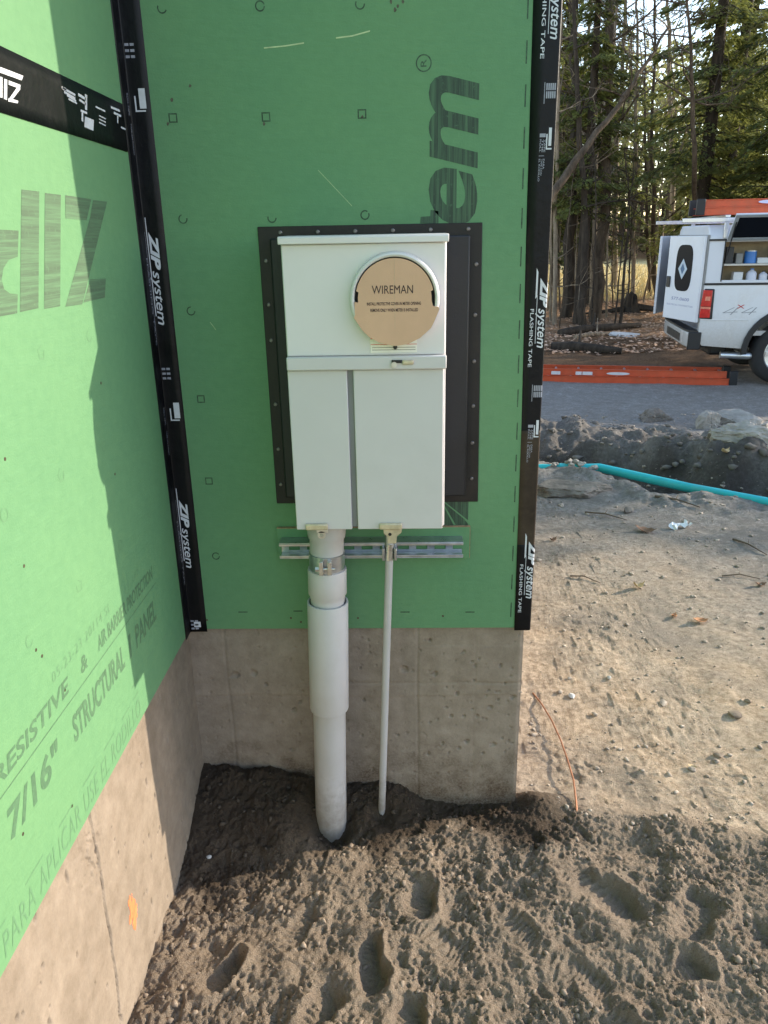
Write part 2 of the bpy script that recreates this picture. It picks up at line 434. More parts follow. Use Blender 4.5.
# loose crumbs and stones scattered over the soil
m_crumb = mat('loose_soil', (.27, .21, .158), .95, 0, .35, 25, .002, 200, .15)
m_stone = mat('stone_grey', (.36, .30, .24), .9, 0, .6, 45, .002, 120, .25)
def lump(n_lat=3, n_lon=5, seed=0, rough=.55):
    r = np.random.RandomState(seed); v = [(0, 0, 1)]; f = []
    for i in range(1, n_lat):
        th = PI * i / n_lat
        for j in range(n_lon):
            ph = 2 * PI * (j + .5 * (i % 2)) / n_lon; k = 1 + rough * (r.rand() - .5) * 2
            v.append((math.sin(th) * math.cos(ph) * k, math.sin(th) * math.sin(ph) * k, math.cos(th) * k))
    v.append((0, 0, -1)); L = len(v) - 1
    for j in range(n_lon):
        f.append((0, 1 + j, 1 + (j + 1) % n_lon)); k = 1 + (n_lat - 2) * n_lon
        f.append((L, k + (j + 1) % n_lon, k + j))
    for i in range(n_lat - 2):
        for j in range(n_lon):
            a = 1 + i * n_lon + j; c = 1 + i * n_lon + (j + 1) % n_lon
            f.append((a, a + n_lon, c + n_lon)); f.append((a, c + n_lon, c))
    return np.array(v), np.array(f)
def scatter(name, m, px, py, size, seed, squash=.75, sink=.25):
    r = np.random.RandomState(seed); n = len(px)
    base = [lump(3, 5, s) for s in range(6)]
    pz = height(px, py); Vs = []; Fs = []; k = 0
    for i in range(6):
        sel = np.where(np.arange(n) % 6 == i)[0]; v, f = base[i]
        a = r.rand(len(sel)) * 2 * PI; sz = size[sel]
        sx = sz * (.7 + .6 * r.rand(len(sel))); sy = sz * (.7 + .6 * r.rand(len(sel))); szz = sz * squash * (.7 + .5 * r.rand(len(sel)))
        x = v[None, :, 0] * sx[:, None]; y = v[None, :, 1] * sy[:, None]; z = v[None, :, 2] * szz[:, None]
        wx = x * np.cos(a)[:, None] - y * np.sin(a)[:, None] + px[sel][:, None]
        wy = x * np.sin(a)[:, None] + y * np.cos(a)[:, None] + py[sel][:, None]
        wz = z + pz[sel][:, None] + szz[:, None] * (1 - 2 * sink) * .5
        Vs.append(np.stack([wx, wy, wz], -1).reshape(-1, 3))
        Fs.append((f[None] + (np.arange(len(sel)) * len(v))[:, None, None] + k).reshape(-1, 3)); k += len(sel) * len(v)
    return tagp(mesh_np(name, np.concatenate(Vs), np.concatenate(Fs), m), kind='stuff')
rs = np.random.RandomState(5)
px = rs.uniform(0.0, 1.75, 6000); py = rs.uniform(-.85, .2, 6000)
keep = (tan_zone(px, py) < .5) | (rs.rand(6000) < .03)
q = np.ones(6000)
for (cx, cy, a, bb, th, dp) in PRINTS:
    u = (px - cx) * math.cos(th) + (py - cy) * math.sin(th); v = -(px - cx) * math.sin(th) + (py - cy) * math.cos(th)
    q = np.minimum(q, np.sqrt((u / a) ** 2 + (v / bb) ** 2))
keep &= (q > .9) | (rs.rand(6000) < .1)
keep &= ~((py > -.006) & (px < .9))
keep &= rs.rand(6000) < (.25 + .75 * sstep(-.3, .3, fbm(px * 5, py * 5, 41, 2)))
px, py = px[keep], py[keep]
sz = .0012 + .0075 * rs.rand(len(px)) ** 5; dk = damp_shade_at(px, py) > .5
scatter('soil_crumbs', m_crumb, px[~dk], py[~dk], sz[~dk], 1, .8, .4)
scatter('damp_shade_crumbs', mat('damp_shade_soil', (.075, .057, .042), .9, 0, .35, 25, .002, 200, .2), px[dk], py[dk], sz[dk], 4, .8, .4)  # crumbs coloured darker to go with the painted shade around them
n = 9500
py = -.1 + 6.6 * rs.rand(n) ** 1.5; px = rs.uniform(.92, 5.2, n)
keep = (px < 1.2 + .62 * (py + .6)) & (px > .62 + .22 * (py + 1.0))
px, py = px[keep], py[keep]
scatter('gravel', m_stone, px, py, (.0018 + .009 * rs.rand(len(px)) ** 9) * (1 + .22 * py), 2, .6)
n = 1100
tt = rs.uniform(-1.2, 4.2, n); ss = rs.uniform(.5, 2.2, n)
px = TA[0] + TD[0] * tt + TN[0] * ss; py = TA[1] + TD[1] * tt + TN[1] * ss
scatter('spoil_clods', mat('clods', (.17, .15, .128), .95, 0, .3, 10, .004, 60, .15), px, py, .008 + .035 * rs.rand(n) ** 5, 3, .7)

# ------------------------------------------------------------------ house: sheathing, tape, foundation
house = thing('house', 'unfinished house corner with green sheathing, black taped seams and a bare concrete foundation', 'house')
def green_mat(name, k=1.0):
    m, nt, b = new_mat(name)
    b.inputs['Roughness'].default_value = .62; b.inputs['Specular IOR Level'].default_value = .25
    n1 = noise(nt, 2.2, 5); n2 = noise(nt, 45, 5, .65); n3 = noise(nt, 260, 3)
    c = ramp(nt, n1.outputs[0], [(.3, (.112 * k, .255 * k, .128 * k)), (.7, (.138 * k, .292 * k, .142 * k))]).outputs[0]
    c = mix(nt, .30, c, ramp(nt, n2.outputs[0], [(.3, (.100 * k, .228 * k, .112 * k)), (.7, (.150 * k, .312 * k, .156 * k))]).outputs[0])
    sc = noise(nt, 6, 9, .78); f = ramp(nt, sc.outputs[0], [(.66, 0.0), (.78, .28)])
    c = mix(nt, f.outputs[0], c, (.19, .32, .17))
    sm = noise(nt, 1.1, 3, .5); c = mix(nt, ramp(nt, sm.outputs[0], [(.45, 0.0), (.75, .35)]).outputs[0], c, (.145 * k, .27 * k, .11 * k))
    nt.links.new(c, b.inputs['Base Color'])
    # strand relief of the board showing through the overlay
    tc = N(nt, 'TexCoord'); mp = N(nt, 'Mapping'); mp.inputs['Scale'].default_value = (18, 18, 70); nt.links.new(tc.outputs['Object'], mp.inputs[0])
    st = noise(nt, 1.0, 4, .6, mp.outputs[0]); ad = N(nt, 'Math', operation='MULTIPLY_ADD')
    nt.links.new(n3.outputs[0], ad.inputs[0]); ad.inputs[1].default_value = .35; nt.links.new(st.outputs[0], ad.inputs[2])
    bump(nt, b, ad.outputs[0], .0009)
    return m
m_green = green_mat('green_overlay')
def ink(name, col, a, streak='z', amount=.45, col2=(.125, .275, .135)):
    m, nt, b = new_mat(name); b.inputs['Roughness'].default_value = .65
    tc = N(nt, 'TexCoord'); mp = N(nt, 'Mapping')
    mp.inputs['Scale'].default_value = (3, 3, 130) if streak == 'z' else ((140, 3, 3) if streak == 'x' else (60, 60, 60))
    nt.links.new(tc.outputs['Object'], mp.inputs[0])
    st = noise(nt, 1.0, 5, .75, mp.outputs[0]); sp = noise(nt, 90, 4, .7)
    f = ramp(nt, st.outputs[0], [(.42, 0.0), (.72, amount * 1.6)]).outputs[0]
    f2 = ramp(nt, sp.outputs[0], [(.55, 0.0), (.7, amount)]).outputs[0]
    mx = N(nt, 'Math', operation='MAXIMUM'); nt.links.new(f, mx.inputs[0]); nt.links.new(f2, mx.inputs[1])
    ad = N(nt, 'Math', operation='ADD', use_clamp=True); nt.links.new(mx.outputs[0], ad.inputs[0]); ad.inputs[1].default_value = a
    nt.links.new(mix(nt, ad.outputs[0], col, col2), b.inputs['Base Color']); return m
m_ink = ink('dark_ink', (.020, .035, .025), .06, 'x', .35)
m_ink_left = ink('faded_ink', (.055, .085, .055), .16, 'z', .42)
m_ink_small = ink('small_ink', (.055, .12, .065), .15, 'n', .25)
m_ink_pale = ink('pale_ink', (.09, .19, .10), .35, 'n', .3)
m_ink_mark = ink('mark_ink', (.018, .04, .022), .03, 'n', .3)
m_tape = mat('black_tape', (.004, .0042, .006), .44, 0, .5, 5, .0022, 22, .22, dirt=(.011, .010, .010), ds=9)
m_tape_dusty = mat('black_tape_dusty', (.040, .028, .019), .55, 0, .5, 12, .0006, 30, .25, dirt=(.095, .066, .043), ds=11)
m_white_print = mat('white_print', (.60, .62, .66), .5, 0, .10, 60)
m_grey_print = mat('grey_print', (.30, .31, .36), .5, 0, .2, 60)
m_osb = mat('osb_edge', (.36, .24, .13), .85, 0, .4, 90, .001, 120)

T = .0115
SEAM = 1.755
back = MB().box(0, .8985, 0, T, .56, 2.75).build('sheathing_panel', m_green, house); back['label'] = 'green sheathing panel behind the meter box'
left_lo = MB().box(-T, 0, -1.22, -.0005, .56, SEAM - .0015).build('sheathing_panel', m_green, house); left_lo['label'] = 'sunlit green sheathing panel below the taped seam'
left_hi = MB().box(-T, 0, -1.22, -.0005, SEAM + .0015, 2.75).build('sheathing_panel', m_green, house); left_hi['label'] = 'green sheathing panel above the taped seam'
near_lo = MB().box(-T, 0, -3.66, -1.223, .56, SEAM - .0015).build('sheathing_panel', m_green, house)
near_hi = MB().box(-T, 0, -3.66, -1.223, SEAM + .0015, 2.75).build('sheathing_panel', m_green, house)
right_p = MB().box(.8985 - T, .8985, T + .0005, 2.40, .56, 2.75).build('sheathing_panel', m_green, house)
right_p2 = MB().box(.8985 - T, .8985, 2.403, 4.4, .56, 2.75).build('sheathing_panel', m_green, house)
MB().box(-.3, .885, .014, 4.4, .59, 2.74).box(-3.0, -.014, -3.64, 4.4, .59, 2.74).build('wall_frame', m_osb, house)

# concrete
def concrete(name, seed, soil=True, k=1.0):
    m, nt, b = new_mat(name); b.inputs['Roughness'].default_value = .88; b.inputs['Specular IOR Level'].default_value = .25
    n1 = noise(nt, 2.6, 6, .65); n2 = noise(nt, 24, 7, .7); n3 = noise(nt, 160, 4, .7)
    c = ramp(nt, n1.outputs[0], [(.3, (.215, .165, .122)), (.55, (.31, .248, .192)), (.75, (.38, .312, .25))]).outputs[0]
    c = mix(nt, .45, c, ramp(nt, n2.outputs[0], [(.3, (.165, .13, .095)), (.7, (.41, .34, .275))]).outputs[0])
    tc = N(nt, 'TexCoord'); mp = N(nt, 'Mapping'); mp.inputs['Scale'].default_value = (20, 20, 1.6); nt.links.new(tc.outputs['Object'], mp.inputs[0])
    st = noise(nt, 1.0, 5, .6, mp.outputs[0])
    c = mix(nt, ramp(nt, st.outputs[0], [(.5, 0.0), (.75, .35)]).outputs[0], c, (.20, .165, .13))
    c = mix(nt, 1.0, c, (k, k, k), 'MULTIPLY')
    if soil:   # soil splashed on the wall: a ragged dirty band just above the ground
        sx = N(nt, 'SeparateXYZ'); nt.links.new(tc.outputs['Object'], sx.inputs[0])
        n7 = noise(nt, 7, 7, .75)
        a = N(nt, 'Math', operation='MULTIPLY_ADD'); nt.links.new(n7.outputs[0], a.inputs[0]); a.inputs[1].default_value = -.9; nt.links.new(sx.outputs[2], a.inputs[2])
        mr = N(nt, 'MapRange'); mr.inputs[1].default_value = -.46; mr.inputs[2].default_value = -.26; mr.inputs[3].default_value = .85; mr.inputs[4].default_value = 0
        nt.links.new(a.outputs[0], mr.inputs[0])
        spk = ramp(nt, n3.outputs[0], [(.35, .35), (.6, 1.0)]); m8 = N(nt, 'Math', operation='MULTIPLY'); nt.links.new(mr.outputs[0], m8.inputs[0]); nt.links.new(spk.outputs[0], m8.inputs[1])
        c = mix(nt, m8.outputs[0], c, (.085, .05, .03))
    nt.links.new(c, b.inputs['Base Color'])
    ad = N(nt, 'Math', operation='MULTIPLY_ADD'); nt.links.new(n3.outputs[0], ad.inputs[0]); ad.inputs[1].default_value = .4; nt.links.new(n2.outputs[0], ad.inputs[2])
    bump(nt, b, ad.outputs[0], .0022)
    return m
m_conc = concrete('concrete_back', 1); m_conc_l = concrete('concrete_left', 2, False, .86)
def wall_grid(u, v, depth):
    U, V = np.meshgrid(u, v); D = depth(U.ravel(), V.ravel()); n = len(u)
    id_ = np.arange(U.size).reshape(U.shape)
    F = np.stack([id_[:-1, :-1], id_[:-1, 1:], id_[1:, 1:], id_[1:, :-1]], -1).reshape(-1, 4)
    return U.ravel(), V.ravel(), D, F
def polyline_dist(U, V, pts):
    best = np.full(U.shape, 9.0)
    for (a, c) in zip(pts[:-1], pts[1:]):
        a = np.array(a); c = np.array(c); d = c - a
        t = np.clip(((U - a[0]) * d[0] + (V - a[1]) * d[1]) / d.dot(d), 0, 1)
        best = np.minimum(best, np.hypot(U - a[0] - t * d[0], V - a[1] - t * d[1]))
    return best
# pits left by air bubbles: x, z, radius
PITS = [hitY(px_, py_, .0125)[[0, 2]].tolist() + [r_] for px_, py_, r_ in
        [(404, 669, .011), (435, 673, .009), (457, 693, .0075), (430, 640, .005), (464, 651, .004), (500, 665, .005), (477, 716, .006), (490, 707, .006), (513, 697, .007),
         (498, 699, .004), (451, 716, .006), (464, 716, .0045), (446, 707, .004), (472, 709, .003), (482, 718, .004), (467, 741, .006), (459, 748, .006), (442, 743, .005), (493, 744, .007), (502, 738, .004),
         (505, 751, .004), (483, 753, .005), (512, 743, .003), (428, 754, .004), (472, 661, .004), (505, 683, .004), (474, 680, .004), (446, 687, .003), (479, 658, .004),
         (235, 675, .011), (254, 673, .010), (266, 684, .005), (294, 710, .009), (300, 702, .006), (300, 722, .004), (299, 734, .004), (292, 750, .006), (278, 696, .003), (282, 722, .003),
         (360, 668, .004), (364, 700, .005), (368, 640, .004), (362, 735, .004), (398, 735, .004), (420, 650, .003), (455, 660, .003), (488, 690, .003), (508, 715, .003), (430, 722, .004)]]
def depth_back(U, V):
    d = .0012 * fbm(U * 6, V * 6, 81, 4)
    for x, hgt in ((.085, .0022), (.605, .0022), (.33, .0010), (.76, .0007)):
        d = d - hgt * np.exp(-((U - x - .003 * perlin(V * 6, V * 0 + x * 9, 82)) / .0035) ** 2)
    d = d - .0022 * np.exp(-((V - .385 - .006 * perlin(U * 5, U * 0, 83)) / .003) ** 2) * sstep(-.1, .25, perlin(U * 3.1, U * 0 + 4, 84) + .1)
    d = d + .0012 * (V > .345 + .01 * perlin(U * 3, U * 0, 88)) + .001 * ((U > .605) & (V < .5))
    for (x, z, r) in PITS:
        q = np.hypot((U - x) * (1 + .3 * math.sin(x * 99)), (V - z)) / r
        d = d - .008 * (1 - sstep(.5, 1.05, q + .25 * perlin(U * 120, V * 120, 85)))
    return d + .003 * np.maximum(0, domes(U / .04, V / .04, 86) - .75) - .004 * (fbm(U * 60, V * 60, 87, 2) > .75)
u = np.linspace(-.03, .887, 306); v = np.linspace(-.25, .585, 260)
U, V, D, F = wall_grid(u, v, depth_back)
edge = .004 * np.exp(-((.887 - U) / .006) ** 2)
found_b = mesh_np('foundation_wall', np.stack([U, .0125 - D + edge, V], 1), F, m_conc, house, True); found_b['label'] = 'shaded concrete foundation wall behind the conduits'
CR = [hitX(px_, py_, -.0125)[[1, 2]].tolist() for px_, py_ in [(88, 805), (91, 826), (94, 840), (97, 856), (98, 864)]]
CR2 = [hitX(px_, py_, -.0125)[[1, 2]].tolist() for px_, py_ in [(100, 872), (102, 888), (104, 905), (106, 918), (110, 936), (112, 955), (116, 978), (118, 1000), (120, 1024), (124, 1060)]]
def depth_left(U, V):
    d = .0012 * fbm(U * 6, V * 6, 181, 4)
    for cr in (CR, CR2):
        q = polyline_dist(U + .002 * perlin(V * 40, V * 0, 182), V, cr); d = d - .009 * (1 - sstep(.0006, .0024, q)) * (.45 + .55 * sstep(-.25, .2, perlin(V * 25, V * 0 + 3, 183)))
    # the two pours stand a hair apart across the joint
    jy = np.interp(V, [p[1] for p in (CR + CR2)][::-1], [p[0] for p in (CR + CR2)][::-1])
    d = d + .0025 * sstep(-.002, .002, U - jy)
    rg = np.random.RandomState(3)
    for i in range(70):
        x = rg.uniform(-1.25, -.05); z = rg.uniform(-.05, .54); r = rg.uniform(.002, .006)
        st = rg.uniform(1, 3.2)
        q = np.hypot((U - x), (V - z) / st) / r
        d = d - .006 * (1 - sstep(.4, 1.1, q + .3 * perlin(U * 120, V * 90, 185)))
    pk = np.exp(-(((U + .70) / .05) ** 2 + ((V - .46) / .06) ** 2))
    d = d - pk * .004 * (fbm(U * 40, V * 40, 187, 3) > .1)
    return d
u = np.concatenate([np.linspace(-1.5, -1.2, 15)[:-1], np.linspace(-1.2, .03, 570)]); v = np.linspace(-.25, .585, 300)
U, V, D, F = wall_grid(u, v, depth_left)
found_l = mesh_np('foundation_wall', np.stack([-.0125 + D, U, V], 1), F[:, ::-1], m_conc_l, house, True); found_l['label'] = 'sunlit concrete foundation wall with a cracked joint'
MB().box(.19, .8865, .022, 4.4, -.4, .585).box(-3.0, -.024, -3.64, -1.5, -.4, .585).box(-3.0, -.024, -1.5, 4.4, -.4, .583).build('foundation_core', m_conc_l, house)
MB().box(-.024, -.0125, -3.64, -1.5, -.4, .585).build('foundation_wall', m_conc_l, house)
m_orange = mat('orange_paint', (.75, .20, .075), .8, 0, .25, 60, .0005, 200)
pr = Print(lambda a, c: (-.0125 + float(depth_left(np.array([a]), np.array([c]))[0]) + .0006, a, c))
cy, cz = hitX(132, 912, -.0125)[[1, 2]]
rg = random.Random(2)
for i in range(150):
    a = rg.gauss(0, .0075); c = rg.gauss(0, .017); r = rg.uniform(.0015, .0052)
    pr.poly([(cy + a + r * math.cos(k * PI / 3 + i), cz + c + 1.8 * r * math.sin(k * PI / 3 + i)) for k in range(6)])
sp = pr.build('spray_mark', m_orange, found_l); sp['label'] = 'orange spray paint mark on the concrete'

# --- tapes -------------------------------------------------------------------------------------
TT = .0008
def strip(name, prof_fn, us, v0, v1, nseg, m, label, wob=0.0):
    V_ = []; F_ = []
    for j in range(nseg + 1):
        v = v0 + (v1 - v0) * j / nseg
        for u in us: V_.append(prof_fn(u, v))
    n = len(us)
    for j in range(nseg):
        for i in range(n - 1): F_.append((j * n + i, j * n + i + 1, (j + 1) * n + i + 1, (j + 1) * n + i))
    o = MB().add(V_, F_).build(name, m, house, smooth=True)
    md = o.modifiers.new('thick', 'SOLIDIFY'); md.thickness = .0006; md.offset = -1
    o['label'] = label
    return o
# corner tape: u < 0 lies on the left wall, u > 0 on the back wall
def corner_map(h):
    def f(u, v):
        k = .0035
        if u < -k: return (h, u - (0), v)
        if u > k: return (u, -h, v)
        t = (u + k) / (2 * k); a = t * PI / 2
        cx, cy_ = k, -k
        rr = k - h
        return (cx - rr * math.cos(a), cy_ + rr * math.sin(a), v)
    return f
us = [-.0465, -.03, -.012, -.0035, -.002, 0, .002, .0035, .012, .03, .0455]
t_corner = strip('flashing_tape', corner_map(TT), us, .552, 2.75, 60, m_tape, 'black tape running up the inside corner')
# right-hand tape: front strip, rounded corner, side strip
RC = .0045; XE = .9005
def right_map(h):
    def f(u, v):     # u measured from the outer edge, negative on the front
        hh_ = h
        if u < -RC: return (XE + u, -hh_, v)
        L = RC * PI / 2
        if u < -RC + L:
            a = (u + RC) / L * PI / 2; rr = RC + hh_ - TT
            return (XE - RC + rr * math.sin(a), -TT + RC - rr * math.cos(a), v)
        return (XE + hh_ - TT, -TT + RC + (u + RC - L), v)
    return f
usr = [-.046, -.03, -.015, -RC] + [-RC + RC * PI / 2 * k / 5 for k in range(1, 6)] + [.02, .045, .055]
def right_edge(v): return None
tl = [(2.75, -.058), (1.98, -.0595), (1.55, -.054), (1.1, -.0455), (.55, -.0415)]
def left_u(v):
    return float(np.interp(v, [p[0] for p in tl][::-1], [p[1] for p in tl][::-1]))
def right_strip(v0, v1, m, h, label):
    fm = right_map(h)
    def f(k, v):
        u = left_u(v) if k == 0 else usr[k]
        return fm(u, v)
    return strip('flashing_tape', f, list(range(len(usr))), v0, v1, 40, m, label)
t_right = right_strip(1.05, 2.75, m_tape, TT, 'black tape wrapped round the outer wall corner')
t_right2 = right_strip(.752, 1.09, m_tape_dusty, TT + .0008, 'brown dusty stretch of the outer corner tape')
t_right3 = right_strip(.553, .795, m_tape, TT + .0016, 'lowest piece of the outer corner tape, hanging past the sheathing')
# horizontal seam tape on the left wall
t_seam = strip('flashing_tape', lambda u, v: (TT + .0008, v, u), [1.7095, 1.73, 1.7535, 1.7565, 1.78, 1.7995], -3.6, -.0505, 40, m_tape, 'black tape over the seam of the left wall')

# --- print on the tapes --------------------------------------------------------------------------
E_ = .0004
def swap_cw(fm):          # lettering that reads downward: a = distance down, c = height of the letters
    return lambda a, c: fm(c, a)
def vert_print(fm, parent, cuts, base, side, lower=True):
    pass
def down_text(P, txt, z_top, z_bot, u_lo, u_hi, **kw):
    """letters turned clockwise: reading downward, tops to the +u side"""
    vs, fs = text_mesh(txt, kw.get('shear', 0), kw.get('bold', 0), kw.get('space', 1))
    xs = [p[0] for p in vs]; ys = [p[1] for p in vs]; a, b_ = min(xs), max(xs)
    c = 0.0 if kw.get('desc') else min(ys); d = max(ys); k = len(P.v)
    for x, y in vs:
        P.v.append((u_lo + (y - c) / (d - c) * (u_hi - u_lo), z_top + (x - a) / (b_ - a) * (z_bot - z_top)))
    P.f += [tuple(i + k for i in f) for f in fs]
def logo_down(P, z0, z1, ulo, uhi):
    """ZIP in heavy slanted letters, then 'system' smaller, reading downward"""
    L = z0 - z1
    down_text(P, 'ZIP', z0, z0 - L * .40, ulo, uhi, shear=.3, bold=.045)
    down_text(P, 'system', z0 - L * .41, z1, ulo + .0, ulo + (uhi - ulo) * .80, shear=.25, bold=.008, desc=True)
# corner tape
P = Print(corner_map(TT + E_)); P2 = Print(corner_map(TT + E_))
for (ya, yb) in ((232, 325), (500, 568)):
    za = hitY(150, ya)[2]; zb = hitY(165, yb)[2]
    logo_down(P, za, zb, .009, .029)
    down_text(P2, 'FLASHING TAPE', za - .055, zb - .045, -.012, -.004)
    P.rect(.0045, .0065, zb + .02, za + .03)
    P2.rect(-.0022, -.001, zb - .02, za)
for (yc) in (100, 412, 655):
    zc = hitY(150, yc)[2] + .0
    P.poly([(.022 + x_, zc + y_) for x_, y_ in ((0, -.016), (.014, -.016), (.014, .022), (0, .022))]) if yc < 600 else None
    P.poly([(.012, zc - .022), (.034, zc - .022), (.034, zc - .019), (.015, zc - .019), (.015, zc + .008), (.012, zc + .008)]) if yc < 600 else None
    for k in range(3):
        for j in range(2): P2.rect(.004 + .011 * j, .0125 + .011 * j, zc + .078 + .011 * k, zc + .083 + .011 * k)
    if yc < 600:
        down_text(P2, 'ROLL TAPE', zc + .012, zc - .03, -.016, -.007)
        down_text(P2, 'TAPE EN ROLLO', zc - .045, zc - .105, -.013, -.006)
P.rect(.012, .030, .566, .582)
P.build('lettering', m_white_print, t_corner, cuts=(-.0035, -.002, 0, .002, .0035))
P2.build('lettering', m_grey_print, t_corner, cuts=(-.0035, -.002, 0, .002, .0035))
# outer corner tape
cutsr = tuple(-RC + RC * PI / 2 * k / 5 for k in range(0, 6))
def right_logo(parent, h, za, zb, tz0, tz1, ub):
    P = Print(right_map(h + E_)); P2 = Print(right_map(h + E_))
    L = za - zb
    down_text(P, 'ZIP', za, za - L * .42, ub + .001, ub + .0225, shear=.3, bold=.05)
    down_text(P, 'system', za - L * .43, zb, ub, ub + .0165, shear=.25, bold=.01, desc=True)
    P.poly([(ub - .0085, za + L * .14), (ub - .0045, za + L * .08), (ub - .0045, za - L * .26), (ub - .0085, za - L * .29)])
    P.rect(ub - .005, ub - .0038, zb + .01, za - L * .24)
    down_text(P2, 'FLASHING TAPE', tz0, tz1, ub - .0185, ub - .0105, bold=.004)
    P.build('lettering', m_white_print, parent, cuts=cutsr)
    P2.build('lettering', m_white_print, parent)
def Zr(y): return hitY(535, y)[2]
right_logo(t_right, TT, Zr(-45), Zr(40), Zr(-32), Zr(59), -.022)
right_logo(t_right, TT, Zr(278), Zr(348), Zr(309), Zr(367), -.0185)
right_logo(t_right3, TT + .0016, Zr(541), Zr(598), Zr(564), Zr(612), -.0155)
def right_icons(parent, h, z_bar, ub):
    P = Print(right_map(h + E_)); P2 = Print(right_map(h + E_))
    P.rect(ub + .006, ub + .012, z_bar - .035, z_bar + .0)
    P.poly([(ub + .001, z_bar - .042), (ub + .013, z_bar - .042), (ub + .013, z_bar - .039), (ub + .0035, z_bar - .039), (ub + .0035, z_bar - .012), (ub + .001, z_bar - .012)])
    P2.rect(ub - .013, ub - .0005, z_bar - .018, z_bar - .011)
    for j, (a, c) in enumerate((('ROLL', -.0115), ('THE', -.007), ('TAPE', -.0025))):
        down_text(P2, a, z_bar - .022, z_bar - .047, ub + c - .001, ub + c + .0025, bold=.01)
    P2.rect(ub - .013, ub - .002, z_bar - .0545, z_bar - .0535)
    for j, (a, c) in enumerate((('PARA', -.003), ('TAPE CON', -.0075), ('EL RODILLO', -.012))):
        down_text(P2, a, z_bar - .060, z_bar - .080 - .012 * j, ub + c - .001, ub + c + .0025, bold=.01)
    for j in range(5):
        for k in range(2): P2.rect(ub - .004 + .0042 * j, ub - .001 + .0042 * j, z_bar + .055 + .015 * k, z_bar + .068 + .015 * k)
    P2.rect(ub - .008, ub - .0065, z_bar + .045, z_bar + .085)
    P.build('lettering', m_white_print, parent, cuts=cutsr); P2.build('lettering', m_grey_print, parent, cuts=cutsr)
right_icons(t_right, TT, Zr(128), -.021)
right_icons(t_right2, TT + .0008, Zr(420), -.017)
# seam tape print (upside down seen from outside): map turned by 180 degrees
def seam_pt(px_, py_): p = hitX(px_, py_); return (p[1], p[2])
sm = lambda a, c: (TT + .0008 + E_, a, c)
P = Print(sm)
def zpoly(P, pts, s, ox, oy): P.poly([seam_pt(ox + x_ / s, oy + y_ / s) for x_, y_ in pts])
for pts in ([(-40, 122), (0, 132), (78, 162), (72, 178), (0, 152), (-40, 140)],
            [(-8, 164), (4, 167), (4, 240), (-8, 236)], [(10, 172), (21, 176), (20, 247), (9, 243)],
            [(26, 178), (68, 194), (66, 208), (26, 193)], [(54, 205), (68, 208), (42, 242), (28, 242)], [(26, 240), (60, 250), (58, 259), (24, 252)]):
    zpoly(P, pts, 3.53, 0, 30)
for pts in ([(216, 200), (262, 226), (262, 234), (216, 209)], [(222, 214), (262, 238), (262, 246), (222, 222)], [(232, 228), (265, 248), (265, 254), (232, 234)], [(238, 240), (268, 256), (268, 262), (238, 247)], [(214, 198), (230, 206), (230, 214), (214, 206)], [(272, 222), (300, 240), (300, 250), (272, 232)], [(276, 242), (300, 258), (300, 266), (276, 250)],
            [(296, 225), (304, 230), (304, 284), (296, 280)], [(281, 280), (304, 290), (304, 298), (281, 288)], [(284, 290), (290, 292), (290, 325), (284, 320)],
            [(296, 305), (328, 318), (326, 356), (294, 342)], [(334, 268), (368, 284), (368, 290), (334, 274)],
            [(346, 300), (370, 312), (370, 316), (346, 304)], [(346, 312), (370, 324), (370, 328), (346, 316)], [(346, 324), (370, 336), (370, 340), (346, 328)],
            [(388, 268), (420, 282), (420, 290), (388, 276)], [(398, 288), (424, 300), (424, 308), (398, 296)], [(410, 300), (414, 302), (414, 330), (410, 328)], [(424, 340), (440, 348), (440, 354), (424, 346)]):
    zpoly(P, pts, 3.53, 0, 30)
P.build('lettering', m_white_print, t_seam)

# --- print on the left wall ------------------------------------------------------------------------
lw = lambda a, c: (E_, a, c)
P = Print(lw)
def lz(pts): P.poly([seam_pt(x_ / 3.53, 30 + y_ / 3.53) for x_, y_ in pts])
lz([(75, 563), (138, 570), (135, 982), (70, 996)]); lz([(158, 575), (214, 582), (212, 975), (155, 985)])
lz([(230, 583), (322, 597), (305, 672), (230, 665)]); lz([(328, 600), (378, 605), (290, 968), (230, 977), (318, 660)])
lz([(318, 880), (373, 877), (370, 945), (294, 962)])
lz([(-70, 700), (65, 708), (62, 800), (-70, 790)]); lz([(-70, 790), (62, 800), (30, 812), (12, 840), (5, 880), (-70, 880)])
lz([(-70, 880), (5, 880), (14, 915), (35, 930), (62, 932), (60, 1000), (-70, 1024)])
P.build('lettering', m_ink_left, left_lo)
P = Print(lw)
P.text('WATER-RESISTIVE', -1.16, -.685, .812, .842, .15, .02); P.text('&', -.635, -.605, .812, .842, .15, .02)
P.text('AIR BARRIER PROTECTION', -.555, -.225, .812, .842, .15, .02)
P.text('7/16"', -.93, -.755, .715, .768, .15, .03); P.text('STRUCTURAL', -.70, -.445, .715, .766, .15, .03); P.text('1', -.418, -.398, .715, .766, .15, .03)
P.text('PANEL', -.375, -.235, .715, .766, .15, .03)
for i in range(26): P.rect(-1.2 + .038 * i, -1.2 + .038 * i + .0375, .7935, .7955)
P.build('lettering', m_ink_small, left_lo)
P = Print(lw)
P.text('05-23-23 20114 SL', -.735, -.475, .858, .876, .1, -.008, 1.15); P.text('LAT', -.345, -.305, .857, .872, .1, -.005)
P.text('PARA APLICAR USE EL RODILLO', -1.0, -.40, .572, .612, .2, -.006, 1.1)
for (a, c) in ((-1.10, -.98), (-.92, -.86), (-.80, -.745), (-.70, -.645), (-.60, -.545), (-.50, -.455), (-.43, -.40)): P.rect(a, c, .624, .6265)
